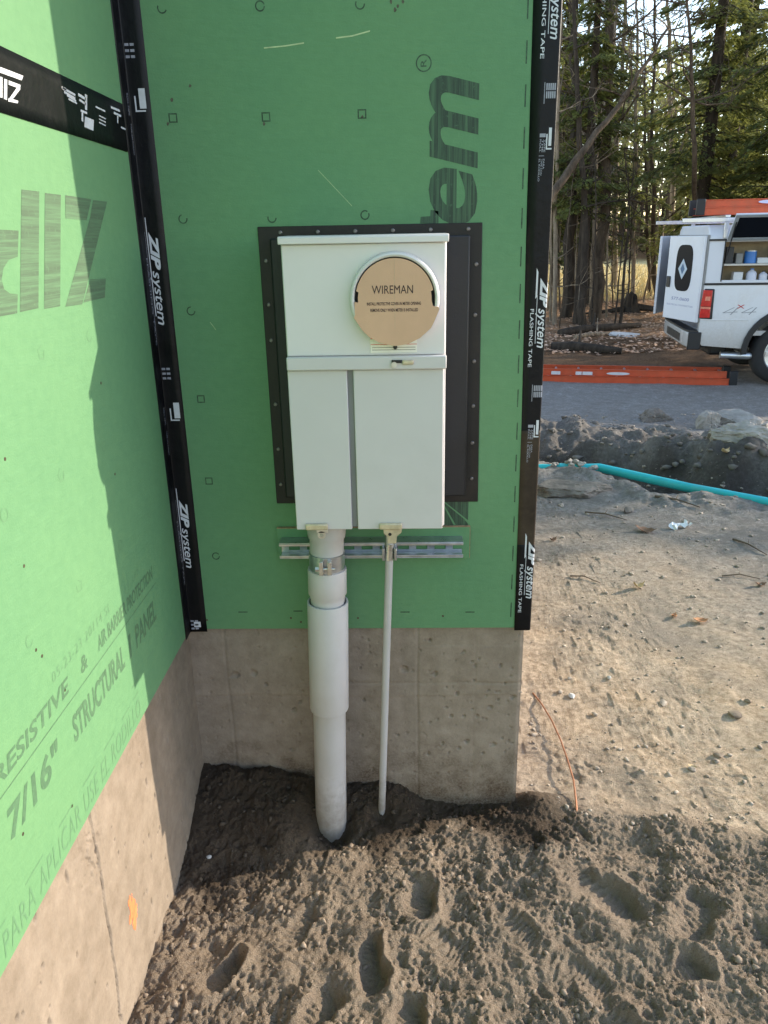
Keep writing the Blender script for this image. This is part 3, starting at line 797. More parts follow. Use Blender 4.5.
for px_, py_ in ((165, 636), (150, 655), (135, 683)):
    a, c = seam_pt(px_, py_); P.rect(a - .02, a + .018, c - .0015, c + .0015)
P.build('lettering', m_ink_pale, left_lo)
P = Print(lw)
rg = random.Random(4)
for px_, py_, sq in ((41, 353, 1), (61, 475, 1), (4, 515, 0), (79, 586, 1), (29, 641, 0), (137, 423, 0), (149, 513, 0), (120, 545, 0), (125, 328, 0), (89, 336, 0), (104, 446, 0), (127, 589, 1)):
    a, c = seam_pt(px_, py_); P.ring(a, c, .0125 if sq else .0105, .0013, rg.uniform(0, 2), rg.uniform(0, 2) + 5.6, sq=False if not sq else True)
P.build('nail_marks', m_ink_pale, left_lo)
m_nail = mat('nail_head', (.10, .075, .05), .5, .6, .3, 200)
nail0 = None
def nail_at(p, n_, parent, rad=.0035):
    b_ = MB().lathe([(0, .0004), (rad * .8, .0004), (rad, -.0006)], p, n_, 8)
    return b_.build('nail_head', m_nail, parent)
for px_, py_ in ((5, 459), (24, 566), (101, 383), (115, 474), (36, 650), (42, 656), (23, 834), (72, 806), (65, 690)):
    p = hitX(px_, py_); nail_at(p, (1, 0, 0), left_lo)

# --- print on the back wall ------------------------------------------------------------------------
bw = lambda a, c: (a, -E_, c)
P = Print(bw)
def up_text(P, txt, z0, z1, xb, xt, **kw):
    """letters turned counter-clockwise: reading upward, baseline at xb (right), tops at xt (left)"""
    vs, fs = text_mesh(txt, kw.get('shear', 0), kw.get('bold', 0), kw.get('space', 1))
    xs = [p[0] for p in vs]; ys = [p[1] for p in vs]; a, b_ = min(xs), max(xs); c, d = min(ys), max(ys); k = len(P.v)
    for x, y in vs: P.v.append((xb + (y - c) / (d - c) * (xt - xb), z0 + (x - a) / (b_ - a) * (z1 - z0)))
    P.f += [tuple(i + k for i in f) for f in fs]
up_text(P, 'e', 1.555, 1.671, .738, .632, shear=.22, bold=.022)
up_text(P, 'm', 1.668, 1.846, .737, .632, shear=.22, bold=.022)
P.poly([(hitY(400 + a / 5.12, 40 + c / 5.12)[0], hitY(400 + a / 5.12, 40 + c / 5.12)[2]) for a, c in ((103, 938), (106, 905), (155, 902), (157, 870), (197, 876), (197, 940))])
up_text(P, 'R', 1.862, 1.876, .627, .615, bold=.01); P.ring(.6215, 1.8690, .0165, .0026, n=24)
# lower part of the same print: the heavy letter below the meter box
P.poly([(.640, .842), (.7005, .842), (.664, .912), (.640, .912)]); P.poly([(.672, .913), (.732, .913), (.732, .862)]); P.poly([(.706, .842), (.732, .842), (.732, .853), (.722, .866), (.668, .9125), (.668, .911)])
# mark cut by the top of the frame
up_text(P, 'k', 1.985, 2.04, .652, .618, bold=.03)
P.build('lettering', m_ink, back)
P = Print(bw)
MARKS = [(162, 8, 0), (173, 118, 1), (183, 219, 0), (191, 311, 0), (201, 399, 1), (209, 481, 1), (216, 556, 0), (260, 6, 0), (266, 117, 1), (272, 218, 0), (360, 4, 0), (362, 114, 1), (365, 215, 0)]
for i, (px_, py_, sq) in enumerate(MARKS):
    p = hitY(px_, py_)
    P.ring(p[0], p[2], .0130 if sq else .0102, .0027, 0 if sq else rg.uniform(0, 3), 2 * PI if sq or i % 2 else rg.uniform(8, 9) - 2.2, sq=bool(sq))
for y0_ in range(-40, 640, 1):
    pass
z = 2.7
while z > .58:                     # broken line printed along the board edge
    a = left_u(z) + XE - .0085; P.rect(a - .0028, a, z - .042, z); z -= .0795
for px_, py_ in ((243, 612), (298, 611), (405, 612), (470, 612), (200, 612)):
    p = hitY(px_, py_); P.rect(p[0] - .012, p[0] + .012, p[2] - .0016, p[2] + .0016)
P.build('nail_marks', m_ink_mark, back)
m_hole = mat('torn_overlay', (.42, .36, .27), .9, 0, .4, 200)
P = Print(bw)
for px_, py_ in ((168, 124), (264, 124), (362, 117), (172, 100), (190, 86), (391, 2), (398, 6), (403, 2), (395, 10)):
    p = hitY(px_, py_); P.poly([(p[0] + rg.uniform(.5, 1) * .004 * math.cos(k), p[2] + rg.uniform(.5, 1) * .005 * math.sin(k)) for k in range(6)])
P.build('scuffs', mat('scuff', (.09, .085, .06), .9, 0, .5, 150), back)
P = Print(bw)
def scratch(pts, wd):
    for (a, c) in zip(pts[:-1], pts[1:]):
        a = hitY(*a); c = hitY(*c); P.poly([(a[0], a[2] - wd), (c[0], c[2] - wd), (c[0], c[2] + wd), (a[0], a[2] + wd)])
scratch([(264, 48), (285, 46), (304, 43)], .0012); scratch([(336, 38), (352, 36), (370, 31)], .0013)
scratch([(210, 322), (216, 330)], .0008); scratch([(318, 170), (352, 206)], .0006); scratch([(462, 445), (470, 470)], .0007)
P.build('scratches', mat('scratch', (.45, .55, .30), .7, 0, .2, 50), back)
for px_, py_ in ((194, 622), (207, 620), (291, 618), (301, 622), (358, 618), (443, 616)):
    nail_at(hitY(px_, py_), (0, -1, 0), back, .0035)
# small turquoise paint edges of the backing strip are a thing of their own
board = thing('backing_strip', 'green strip of sheathing screwed to the wall behind the metal channel', 'board', (.494, 0, .765))
MB().box(-.242, .242, -.0118, -.0006, 0, .083).build('strip_board', m_green, board)
MB().box(-.2425, .2425, -.0116, -.0009, .0832, .0846).box(.2422, .2432, -.0116, -.0009, -.0, .083).build('cut_edge', m_osb, board)

# ------------------------------------------------------------------ mounting block
m_black = mat('black_plastic', (.010, .010, .012), .5, 0, .3, 10, .0005, 60, .5)
m_black_d = mat('black_plastic_dusty', (.012, .010, .0095), .5, 0, .4, 10, .0005, 60, .4, dirt=(.032, .024, .018), ds=7)
mblock = thing('mounting_block', 'black plastic mounting block with a screwed flange behind the meter box', 'mounting block', (.504, 0, .912))
MB().prism([(-.249, 0), (.251, 0), (.246, .647), (-.250, .647)], 'y', -.0035, -.0006).build('flange', m_black_d, mblock, .0012)
MB().prism([(-.222, .022), (.219, .022), (.2185, .622), (-.2215, .622)], 'y', -.026, -.0036).build('raised_plate', m_black, mblock, .004)
m_screw = mat('screw_metal', (.16, .15, .15), .4, .8, .3, 100)
scr = None
for (x, z) in [(-.20 + .083 * i, .634) for i in range(6)] + [(.234, z_) for z_ in (.56, .45, .345, .24, .15, .06)] + [(-.236, z_) for z_ in (.575, .48, .40, .25, .14, .05)]:
    if scr is None:
        scr = MB().lathe([(0, -.0018), (.0035, -.0016), (.0048, -.0004), (.0048, .002)], (0, 0, 0), (0, 1, 0), 10).build('screw', m_screw, mblock, smooth=True); o = scr
    else: o = scr.copy(); link(o)
    o.location = (x, -.0037, z)

# ------------------------------------------------------------------ meter box
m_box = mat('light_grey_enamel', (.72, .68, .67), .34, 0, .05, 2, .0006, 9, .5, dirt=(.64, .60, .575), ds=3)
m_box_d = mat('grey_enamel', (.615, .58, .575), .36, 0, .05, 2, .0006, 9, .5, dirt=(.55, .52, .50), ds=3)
m_gap = mat('grey_recess', (.20, .20, .20), .5, 0, .1)
m_brass = mat('yellowed_latch', (.62, .52, .36), .4, .3, .2, 60)
m_steel = mat('zinc_steel', (.62, .62, .60), .3, .9, .15, 40)
BY = -.155
box = thing('meter_box', 'tall light grey electric meter box with round socket and two lower doors', 'meter box', (.494, 0, .90))
ox, oz = .494, .90
def Lx(x): return x - ox
MB().box(Lx(.3245), Lx(.6645), BY + .008, -.027, .003, .633).build('enclosure', m_box, box, .003)
MB().box(Lx(.4535), Lx(.4655), BY + .004, BY + .0078, .005, .368).build('recess', m_gap, box)
# upper cover with hood
MB().box(Lx(.3265), Lx(.6620), BY, BY + .0078, .396, .621).build('upper_cover', m_box, box, .002)
MB().prism([(BY - .010, .6215), (BY - .010, .634), (BY - .007, .637), (-.03, .639), (-.03, .633), (BY + .007, .633), (BY + .007, .6215)], 'x', Lx(.3215), Lx(.6680)).build('hood', m_box, box, .0015)
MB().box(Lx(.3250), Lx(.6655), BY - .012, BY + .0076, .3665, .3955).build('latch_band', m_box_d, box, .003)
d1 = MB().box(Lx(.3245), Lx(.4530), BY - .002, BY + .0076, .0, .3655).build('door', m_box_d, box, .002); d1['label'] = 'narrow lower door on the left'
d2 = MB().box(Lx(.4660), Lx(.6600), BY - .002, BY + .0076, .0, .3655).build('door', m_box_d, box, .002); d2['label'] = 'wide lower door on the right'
# socket ring
rcx, rcz = Lx(.5575), 1.412 - oz
MB().lathe([(.0935, .001), (.0925, .016), (.0905, .0215), (.087, .0235), (.0835, .0215), (.0822, .015), (.0822, .002)], (rcx, BY, rcz), (0, -1, 0), 56).build('socket_ring', m_box, box, smooth=True)
MB().lathe([(0, .0015), (.083, .0015)], (rcx, BY, rcz), (0, -1, 0), 40).build('socket_opening', mat('dark_socket', (.02, .02, .02), .6), box)
# warning label under the ring
lab = MB().box(Lx(.5045), Lx(.6035), BY - .0012, BY - .0002, .4015, .440).build('warning_label', mat('label_white', (.85, .80, .72), .5, 0, .04), box)
P = Print(lambda a, c: (a, BY - .0015, c))
P.rect(Lx(.505), Lx(.603), .4300, .4395); P.rect(Lx(.505), Lx(.603), .4180, .4192)
P.build('lettering', mat('label_red', (.62, .06, .03), .5), lab)
P = Print(lambda a, c: (a, BY - .0015, c))
for k in range(2): P.rect(Lx(.508), Lx(.600), .4065 + .005 * k, .4078 + .005 * k)
P.build('lettering', mat('label_ink', (.25, .22, .18), .5), lab)
MB().lathe([(0, .004), (.0035, .0038), (.0045, .0015), (.0045, 0)], (Lx(.557), BY - .001, .4125), (0, -1, 0), 10).build('label_screw', m_black, box)
# latch on the band
lt = MB().box(Lx(.5715), Lx(.5960), BY - .018, BY - .0122, .3775, .3875).build('latch', m_brass, box, .003)
MB().box(Lx(.5490), Lx(.5710), BY - .016, BY - .0122, .381, .3875).build('latch_bolt', m_black, lt, .001)
MB().lathe([(.006, 0), (.006, .006), (0, .006)], (Lx(.5545), BY - .0122, .378), (0, -1, 0), 12).build('latch_pin', m_steel, lt)
# hasps at the bottom of the doors
for (x0, x1, hx, big) in ((.3460, .3975, .384, 0), (.5155, .5680, .5435, 1)):
    hs = MB().box(Lx(x0), Lx(x1), BY - .011, BY - .0022, .0015, .0165).build('hasp', m_brass, box, .003)
    if not big:
        MB().box(Lx(hx - .013), Lx(hx + .013), BY - .007, BY - .0045, -.006, .002).lathe([(.0045, 0), (.0095, 0), (.0095, .0025), (.0045, .0025), (.0045, 0)], (Lx(hx - .002), BY - .0045, -.0115), (0, -1, 0), 16).build('hasp_eye', m_steel, hs)
    else:
        MB().prism([(Lx(hx - .019), .002), (Lx(hx + .024), .002), (Lx(hx + .022), -.008), (Lx(hx + .012), -.016), (Lx(hx + .010), -.034), (Lx(hx - .010), -.034), (Lx(hx - .010), -.016), (Lx(hx - .018), -.010)], 'y', BY - .006, BY - .002).build('hasp_eye', m_brass, hs, .0008)
        MB().lathe([(0, .0005), (.004, .0005)], (Lx(hx - .004), BY - .0062, -.011), (0, -1, 0), 10).build('hasp_hole', m_black, hs)

# cardboard cover tucked into the socket
m_card = mat('cardboard', (.66, .405, .27), .85, 0, .06, 9, .0003, 250, .2)
cardb = thing('cardboard_cover', 'round brown cardboard cover pushed into the meter socket, printed WIREMAN', 'cardboard cover', (.5575, BY - .021, 1.412))
def card_pt(px_, py_): p = hitY(px_, py_, BY - .024); return (p[0] - .5575, p[2] - 1.412)
poly = [((.0805 if 12 < x_ < 168 else .0755) * math.cos(R(x_)), (.0805 if 12 < x_ < 168 else .0755) * math.sin(R(x_))) for x_ in [-2, 4, 11.5, 12.5] + list(range(17, 167, 5)) + [167.5, 168.5, 176, 184]]
low = [(354.5, 302), (355, 315), (354, 318), (362, 330), (369, 337), (380, 343), (395, 346), (408, 344), (420, 338), (431, 328), (434, 322), (439.5, 309), (438.5, 307), (433, 306)]
poly2 = poly + [card_pt(*q_) for q_ in low]
card = MB().prism(poly2, 'y', -.0035, .0).build('card_disc', m_card, cardb)
P = Print(lambda a, c: (a, -.0039, c))
a0, c0 = card_pt(372, 294); a1, c1_ = card_pt(413, 285)
P.text('WIREMAN', a0, a1, c0, c1_, 0, 0)
a0, c0 = card_pt(367, 305.6); a1, c1_ = card_pt(421, 301.6); P.text('INSTALL PROTECTIVE COVER IN METER OPENING', a0, a1, c0, c1_, 0, .02)
a0, c0 = card_pt(370.5, 312); a1, c1_ = card_pt(418, 308); P.text('REMOVE ONLY WHEN METER IS INSTALLED', a0, a1, c0, c1_, 0, .02)
P.build('lettering', mat('card_ink', (.05, .03, .03), .8), card)
MB().box(-.0004, .0004, -.0038, -.0035, -.060, .079).build('crease', mat('card_crease', (.56, .40, .26), .85), card)

# ------------------------------------------------------------------ metal channel
m_zinc = mat('galvanised', (.50, .51, .53), .32, .85, .2, 30, .0004, 90)
strut = thing('strut_channel', 'slotted galvanised metal channel fixed across the wall below the meter box', 'metal channel', (.4895, -.0125, .783))
a = .2275
mb = MB().box(-a, a, -.0025, 0, 0, .008).box(-a, a, -.0025, 0, .024, .042)
x = -a
while x < a - .002:
    mb.box(x, min(x + .018, a), -.0024, -.0001, .008, .024); x += .046
mb.build('slotted_web', m_zinc, strut)
MB().box(-a, a, -.041, -.0027, .0395, .042).box(-a, a, -.041, -.0385, .0335, .0394).build('upper_flange', m_zinc, strut, .0008)
MB().box(-a, a, -.041, -.0027, 0, .0025).box(-a, a, -.041, -.0385, .0026, .0085).build('lower_flange', m_zinc, strut, .0008)

# ------------------------------------------------------------------ conduits
m_pvc = mat('grey_pvc', (.50, .475, .465), .36, 0, .05, 6, .0002, 300, .5, dirt=(.45, .42, .38), ds=9)
m_pvc2 = mat('grey_pvc_pale', (.55, .525, .52), .36, 0, .05, 6, .0002, 300, .5, dirt=(.49, .46, .43), ds=9)
def muddy(m, top, lo=-.20, col=(.20, .155, .115), amt=.7):
    nt = m.node_tree; b = nt.nodes['Principled BSDF']; old = b.inputs['Base Color'].links[0].from_socket
    tc = N(nt, 'TexCoord'); sx = N(nt, 'SeparateXYZ'); nt.links.new(tc.outputs['Object'], sx.inputs[0]); nz = noise(nt, 38, 6, .7)
    a = N(nt, 'Math', operation='MULTIPLY_ADD'); nt.links.new(nz.outputs[0], a.inputs[0]); a.inputs[1].default_value = -.34; nt.links.new(sx.outputs[2], a.inputs[2])
    mr = N(nt, 'MapRange'); mr.inputs[1].default_value = lo; mr.inputs[2].default_value = top - .17; mr.inputs[3].default_value = amt; mr.inputs[4].default_value = 0; nt.links.new(a.outputs[0], mr.inputs[0])
    nt.links.new(mix(nt, mr.outputs[0], old, col), b.inputs['Base Color'])
muddy(m_pvc, .16)
pt, pb = Vector((.3865, -.088, .90)), Vector((.3585, -.088, -.10))
ax = (pb - pt).normalized()
pipe = thing('conduit_pipe', 'thick grey plastic conduit with an expansion sleeve running from the box into the soil', 'conduit')
pz = lambda z_: (pt.z - z_) / -ax.z
MB().lathe([(.0, 0), (.046, .0), (.0462, pz(.868)), (.045, pz(.858)), (.0415, pz(.852)), (.0415, pz(.82))], pt, ax, 40).build('coupling', m_pvc, pipe, smooth=True)
MB().lathe([(.0412, pz(.853)), (.0412, pz(.765))], pt, ax, 40).build('upper_pipe', m_pvc, pipe, smooth=True)
MB().lathe([(.038, pz(.774)), (.0468, pz(.774)), (.0475, pz(.771)), (.0475, pz(.708)), (.0445, pz(.704)), (.042, pz(.690)), (.042, pz(.64))], pt, ax, 40).build('coupling', m_pvc2, pipe, smooth=True)
MB().lathe([(.046, pz(.60)), (.0465, pz(.684)), (.0505, pz(.684)), (.051, pz(.682)), (.0505, pz(.378)), (.0495, pz(.375)), (.043, pz(.376))], pt, ax, 44).build('expansion_sleeve', m_pvc2, pipe, smooth=True)
MB().lathe([(.0425, pz(.40)), (.0425, pz(-.10))], pt, ax, 40).build('lower_pipe', m_pvc, pipe, smooth=True)
cl = MB().lathe([(.0418, pz(.817)), (.0437, pz(.816)), (.0437, pz(.777)), (.0418, pz(.776))], pt, ax, 40).build('pipe_clamp', m_zinc, pipe, smooth=True)
c0 = pt + ax * pz(.797)
MB().box(c0.x - .014, c0.x - .004, c0.y - .058, c0.y - .0435, c0.z - .018, c0.z + .016).box(c0.x + .006, c0.x + .016, c0.y - .058, c0.y - .0435, c0.z - .018, c0.z + .016).build('clamp_ear', m_steel, cl, .001)
MB().tube([(c0.x - .022, c0.y - .052, c0.z - .004), (c0.x + .024, c0.y - .052, c0.z - .004)], .003, 10).tube([(c0.x - .023, c0.y - .052, c0.z - .004), (c0.x - .014, c0.y - .052, c0.z - .004)], .0062, 6).build('clamp_bolt', m_steel, cl)
thin = thing('thin_conduit', 'slim grey pipe running from under the right door into the soil', 'conduit')
t0, t1 = Vector((.5385, -.062, .875)), Vector((.4985, -.052, -.06))
MB().tube([t0, t1], .0098, 16).build('tube', m_pvc, thin, smooth=True)
tz_ = lambda z_: t0 + (t1 - t0) * ((t0.z - z_) / (t0.z - t1.z))
MB().tube([tz_(.90), tz_(.845)], .014, 14).build('connector', m_steel, thin, smooth=True)
c0 = tz_(.805)
cl = MB().tube([tz_(.826), tz_(.784)], .0118, 14).build('pipe_clamp', m_steel, thin, smooth=True)
MB().box(c0.x - .018, c0.x - .012, c0.y - .012, c0.y + .012, c0.z - .02, c0.z + .012).box(c0.x + .012, c0.x + .018, c0.y - .012, c0.y + .012, c0.z - .02, c0.z + .012).build('clamp_ear', m_zinc, cl, .001)

# ------------------------------------------------------------------ things lying on the ground
def ground_at(px_, py_):
    z = 0.0
    for i in range(30):
        p = hitZ(px_, py_, z); z = .5 * z + .5 * gz(p[0], p[1])
    return p[0], p[1], gz(p[0], p[1])
# blue-green pipe along the trench
m_teal = mat('teal_pvc', (.02, .50, .55), .4, 0, .08, 8, 0, 60, .5, dirt=(.12, .38, .38), ds=6)
pts = []
ta = np.array([hitZ(538, 459, -.06)[:2], hitZ(600, 464, -.10)[:2], hitZ(690, 488, -.10)[:2], hitZ(765, 508.5, -.10)[:2], hitZ(860, 536, -.1)[:2]])
for k, (a_, h_) in enumerate(zip(ta, (-.06, -.045, -.005, .045, .05))):
    pts.append((a_[0], a_[1], -.075 + h_ - .01 * k))
pts = [(pts[0][0] - 1.2, pts[0][1] + 1.0, pts[0][2] - .05)] + pts
dp = thing('drain_pipe', 'bright blue-green plastic pipe lying along the near edge of the trench', 'pipe', (pts[3][0], pts[3][1], pts[3][2]))
o = MB().tube([Vector(p) - Vector(pts[3]) for p in pts], .033, 18).build('pipe_barrel', m_teal, dp, smooth=True)
p3 = Vector(pts[1]) - Vector(pts[3]); p4 = Vector(pts[2]) - Vector(pts[3])
q0 = p3.lerp(p4, .35); q1 = p3.lerp(p4, .50)
MB().tube([q0, q1], .038, 18).build('pipe_collar', m_teal, dp, smooth=True)

# stones and slabs
def boulder(name, label, loc, dims, seed, m, cat='rock', rotz=0.0, sub=5, flat=.0, group=None):
    bm_ = bmesh.new(); bmesh.ops.create_icosphere(bm_, subdivisions=sub, radius=1)
    co = np.array([v.co[:] for v in bm_.verts]); rg_ = np.random.RandomState(seed)
    k = np.ones(len(co))
    for i in range(16):                     # broken facets
        n_ = rg_.normal(size=3); n_ /= np.linalg.norm(n_); d_ = rg_.uniform(.45, .95)
        pr_ = co @ n_; k = np.minimum(k, np.where(pr_ > 1e-3, d_ / np.maximum(pr_, 1e-3), 9))
    co2 = co * np.minimum(k, 1)[:, None]
    co2 += co * (.07 * fbm(co[:, 0] * 1.8 + seed, co[:, 1] * 1.8 + co[:, 2] * 1.7, seed, 5, .6) + .035 * fbm(co[:, 0] * 7 + seed, co[:, 1] * 7 + co[:, 2] * 6, seed + 3, 3))[:, None]
    for v, c_ in zip(bm_.verts, co2): v.co = (c_[0] * dims[0], c_[1] * dims[1], c_[2] * dims[2])
    me = bpy.data.meshes.new(name); bm_.to_mesh(me); bm_.free(); me.materials.append(m)
    me.polygons.foreach_set('use_smooth', [True] * len(me.polygons)); me.set_sharp_from_angle(angle=R(28))
    o_ = bpy.data.objects.new(name, me); link(o_); o_.location = loc; o_.rotation_euler = (0, 0, rotz)
    return tagp(o_, label, cat, group)
m_rock = mat('dusty_rock', (.36, .325, .28), .9, 0, .3, 9, .006, 50, .2, dirt=(.33, .30, .26), ds=14)
m_slab = mat('earth_slab', (.19, .165, .14), .95, 0, .3, 12, .008, 40, .15, dirt=(.27, .24, .20), ds=16)
for lab_, px_, py_, dims_, sd_, rz_, mm in (
        ('large pale rock on top of the spoil bank at the edge of the picture', 740, 441, (.34, .22, .15), 3, -.5, m_rock),
        ('upright cracked grey rock in the middle of the spoil bank', 708, 428, (.13, .13, .15), 5, .4, m_rock),
        ('rounded grey rock behind the large pale one on the bank', 735, 425, (.26, .18, .13), 9, -.2, m_rock),
        ('small rock at the right end of the bank', 764, 432, (.14, .14, .10), 12, .2, m_rock),
        ('flat slab of caked earth lying beside the house corner', 572, 492, (.28, .17, .075), 21, -.1, m_slab),
        ('lump of dug earth left of the flat rocks on the bank', 655, 420, (.22, .16, .10), 25, .3, m_slab)):
    x_, y_, z_ = ground_at(px_, py_)
    boulder('rock', lab_, (x_, y_, z_ + dims_[2] * .25), dims_, sd_, mm, 'rock', rz_)
# heap of pebbles on the pipe
hp_ = Vector(pts[1]).lerp(Vector(pts[2]), .50); hx, hy, hz = hp_.x, hp_.y - .02, hp_.z - .02
rg = random.Random(11)
for i in range(16):
    a_ = rg.uniform(0, 2 * PI); r_ = rg.uniform(0, .17) ; s_ = rg.uniform(.018, .040)
    boulder('stone', 'grey stone in the small heap sitting on the blue-green pipe', (hx + r_ * math.cos(a_) * 1.1, hy + .6 * r_ * math.sin(a_), hz + .09 - .36 * r_ + rg.uniform(-.01, .01)), (s_, s_ * .8, s_ * .7), 40 + i, m_rock, 'stone', a_, 2, group='stones heaped on the pipe')
scat = [(466, 180)]
st_spots = [('white stone beside the foundation corner on the tan ground', 572, 697, .016, m_stone), ('pale flat stone on the packed tan ground', 662, 704, .018, m_stone), ('round grey stone near the white stone on tan ground', 609, 678, .012, m_stone),
            ('small pale pebble low on the tan ground', 692, 770, .012, m_stone), ('dark clod at the far right of the tan ground', 735, 716, .030, m_crumb), ('dark clod beside the larger one on the right', 748, 702, .016, m_crumb),
            ('dark clod lying by itself low on the right', 718, 756, .018, m_crumb), ('grey clod in the mid ground below the flat slab', 628, 512, .04, m_slab), ('pale pebble in the shade below the flat slab', 561, 506, .025, m_stone),
            ('light stone on the loam in the dark wall corner', 209, 858, .008, m_stone)]
m_white_stone = mat('white_stone', (.55, .53, .50), .8, 0, .15, 40, .001, 100)
for i, (lab_, px_, py_, s_, mm) in enumerate(st_spots):
    x_, y_, z_ = ground_at(px_, py_)
    boulder('stone', lab_, (x_, y_, z_ + s_ * .25), (s_ * 1.2, s_, s_ * .6), 70 + i, m_white_stone if 'white' in lab_ or 'light' in lab_ else mm, 'stone', i, 2)
# leaves: curled blades with a midrib
m_leaf_o = mat('leaf_orange', (.42, .20, .09), .8, 0, .25, 60)
m_leaf_b = mat('leaf_brown', (.20, .11, .06), .8, 0, .3, 60)
m_leaf_t = mat('leaf_tan', (.55, .40, .22), .8, 0, .2, 60)
def leaf(lab_, px_, py_, L, m, rz, curl):
    x_, y_, z_ = ground_at(px_, py_)
    V_ = []; F_ = []
    n = 8
    for i in range(n + 1):
        t = i / n; wd = L * .27 * math.sin(PI * min(1, t * 1.05 + .02)) ** .8 * (1 + .18 * math.sin(t * 19))
        zc = curl * L * (2 * t - 1) ** 2
        for j, (q_, h_) in enumerate(((-1, .35), (-.5, .12), (0, 0), (.5, .1), (1, .30))):
            V_.append(((t - .5) * L, q_ * wd, zc + h_ * wd * (1 + .4 * math.sin(5 * t + j))))
    for i in range(n):
        for j in range(4): F_.append((i * 5 + j, i * 5 + j + 1, i * 5 + 6 + j, i * 5 + 5 + j))
    o_ = MB().add(V_, F_).build('fallen_leaf', m, smooth=True); o_.location = (x_, y_, z_ + .004); o_.rotation_euler = (.1, .08, rz)
    md = o_.modifiers.new('thick', 'SOLIDIFY'); md.thickness = .0008
    return tagp(o_, lab_, 'leaf')
leaf('tan curled leaf on the grey shaded ground', 638, 588, .065, m_leaf_t, .4, .5)
leaf('orange leaf lying flat on the tan ground', 700, 622, .07, m_leaf_o, .1, .2)
leaf('long brown leaf near the trench in the shade', 645, 532, .12, m_leaf_b, -.3, .25)
leaf('small brown leaf close to the outer wall corner', 553, 541, .06, m_leaf_b, .8, .3)
leaf('dry leaf caught on the face of the spoil bank', 725, 453, .10, m_leaf_t, .7, .4)
leaf('brown leaf right of the orange one', 760, 586, .06, m_leaf_b, .2, .3)
leaf('pale leaf on the low right of the tan ground', 692, 768, .03, m_leaf_t, -.3, .2)
leaf('small reddish leaf in front of the tan curled leaf', 674, 617, .045, m_leaf_o, 1.0, .3)
# scrap of clear plastic
m_scrap = mat('pale_plastic', (.72, .74, .76), .3, 0, .1, 40, .001, 80)
x_, y_, z_ = ground_at(680, 528)
V_ = []; F_ = []
rg = random.Random(3)
for i in range(7):
    for j in range(4): V_.append(((i - 3) * .022 + rg.uniform(-.006, .006), (j - 1.5) * .016 + .02 * math.sin(i) + rg.uniform(-.006, .006), rg.uniform(0, .028)))
for i in range(6):
    for j in range(3): F_.append((i * 4 + j, i * 4 + j + 1, i * 4 + 5 + j, i * 4 + 4 + j))
o = MB().add(V_, F_).build('plastic_scrap', m_scrap); o.location = (x_, y_, z_ + .004); o.rotation_euler = (0, 0, .7)
md = o.modifiers.new('thick', 'SOLIDIFY'); md.thickness = .001
tagp(o, 'crumpled scrap of white plastic lying on the grey shaded ground', 'scrap')
# twigs
m_twig = mat('twig_bark', (.13, .095, .065), .9, 0, .3, 30)
for lab_, a_, c_, r_ in (('thin dark twig below the flat slab', (585, 513), (627, 521), .006), ('forked brown twig on the right of the shaded ground', (733, 540), (767, 556), .006), ('short dark twig left of the tan leaf', (570, 577), (600, 584), .004),
                         ('long thin twig on the right of the sunlit ground', (722, 577), (760, 580), .004), ('dark stick lying near the blue-green pipe', (655, 497), (700, 508), .008)):
    p_ = Vector(ground_at(*a_)); q_ = Vector(ground_at(*c_)); mid = p_.lerp(q_, .5) + Vector((0, .02, .008)); br = mid + (q_ - p_).length * Vector((.12, .25, .03))
    o = MB().tube([Vector((0, 0, .006)), mid - p_ + Vector((0, 0, .006)), q_ - p_ + Vector((0, 0, .006))], [r_, r_ * .8, r_ * .4], 6).tube([mid - p_ + Vector((0, 0, .006)), br - p_], [r_ * .6, r_ * .25], 5).build('twig', m_twig, smooth=True)
    o.location = p_; tagp(o, lab_, 'twig')
# bare copper wire coming out of the ground beside the corner
m_cop = mat('copper', (.42, .19, .10), .45, .5, .2, 60)
ps = [Vector(ground_at(*q_)) + Vector((0, 0, h_)) for q_, h_ in (((533, 693), .0), ((541, 706), .012), ((551, 724), .018), ((560, 745), .022), ((567, 765), .022), ((573, 785), .020), ((576, 805), .010), ((578, 822), -.015))]
o = MB().tube([p_ - ps[0] for p_ in ps], .0028, 8).build('copper_wire', m_cop, smooth=True); o.location = ps[0]
tagp(o, 'bare copper ground wire curving out of the soil by the foundation corner', 'wire')

# ------------------------------------------------------------------ pickup truck and ladders
m_white = mat('truck_white', (.70, .72, .74), .25, 0, .03, 2, 0, 60, .5, dirt=(.55, .53, .49), coat=.5, ds=2)
muddy(m_white, .92, .20, (.30, .25, .19), .75)
m_cap = mat('cap_white', (.66, .68, .72), .35, 0, .03, 2, 0, 60, .5, dirt=(.52, .52, .50), ds=2)
m_trim = mat('black_trim', (.012, .012, .014), .5, 0, .2)
m_glass = mat('dark_glass', (.006, .008, .013), .35, 0, .1, 3, spec=.08)
m_rub = mat('tyre_rubber', (.02, .02, .02), .8, 0, .3, 20, .002, 60, dirt=(.08, .07, .055), ds=4)
m_alu = mat('aluminium', (.62, .64, .66), .35, .9, .1, 20)
m_beige = mat('plywood_lining', (.44, .36, .25), .8, 0, .15, 10)
m_red = mat('tail_red', (.55, .02, .015), .15, 0, .2, 30, coat=.8); m_redp = mat('tail_pale', (.75, .25, .16), .15, 0, .2, 30, coat=.8)
m_orange_l = mat('orange_fibreglass', (.55, .085, .028), .42, 0, .1, 12, dirt=(.36, .09, .04), ds=7)
TP = hitY(758, 381, 8.15); TYAW = R(-8)
TZ = min(gz(TP[0], TP[1]), gz(TP[0] + 1, TP[1] + 1)) + .01
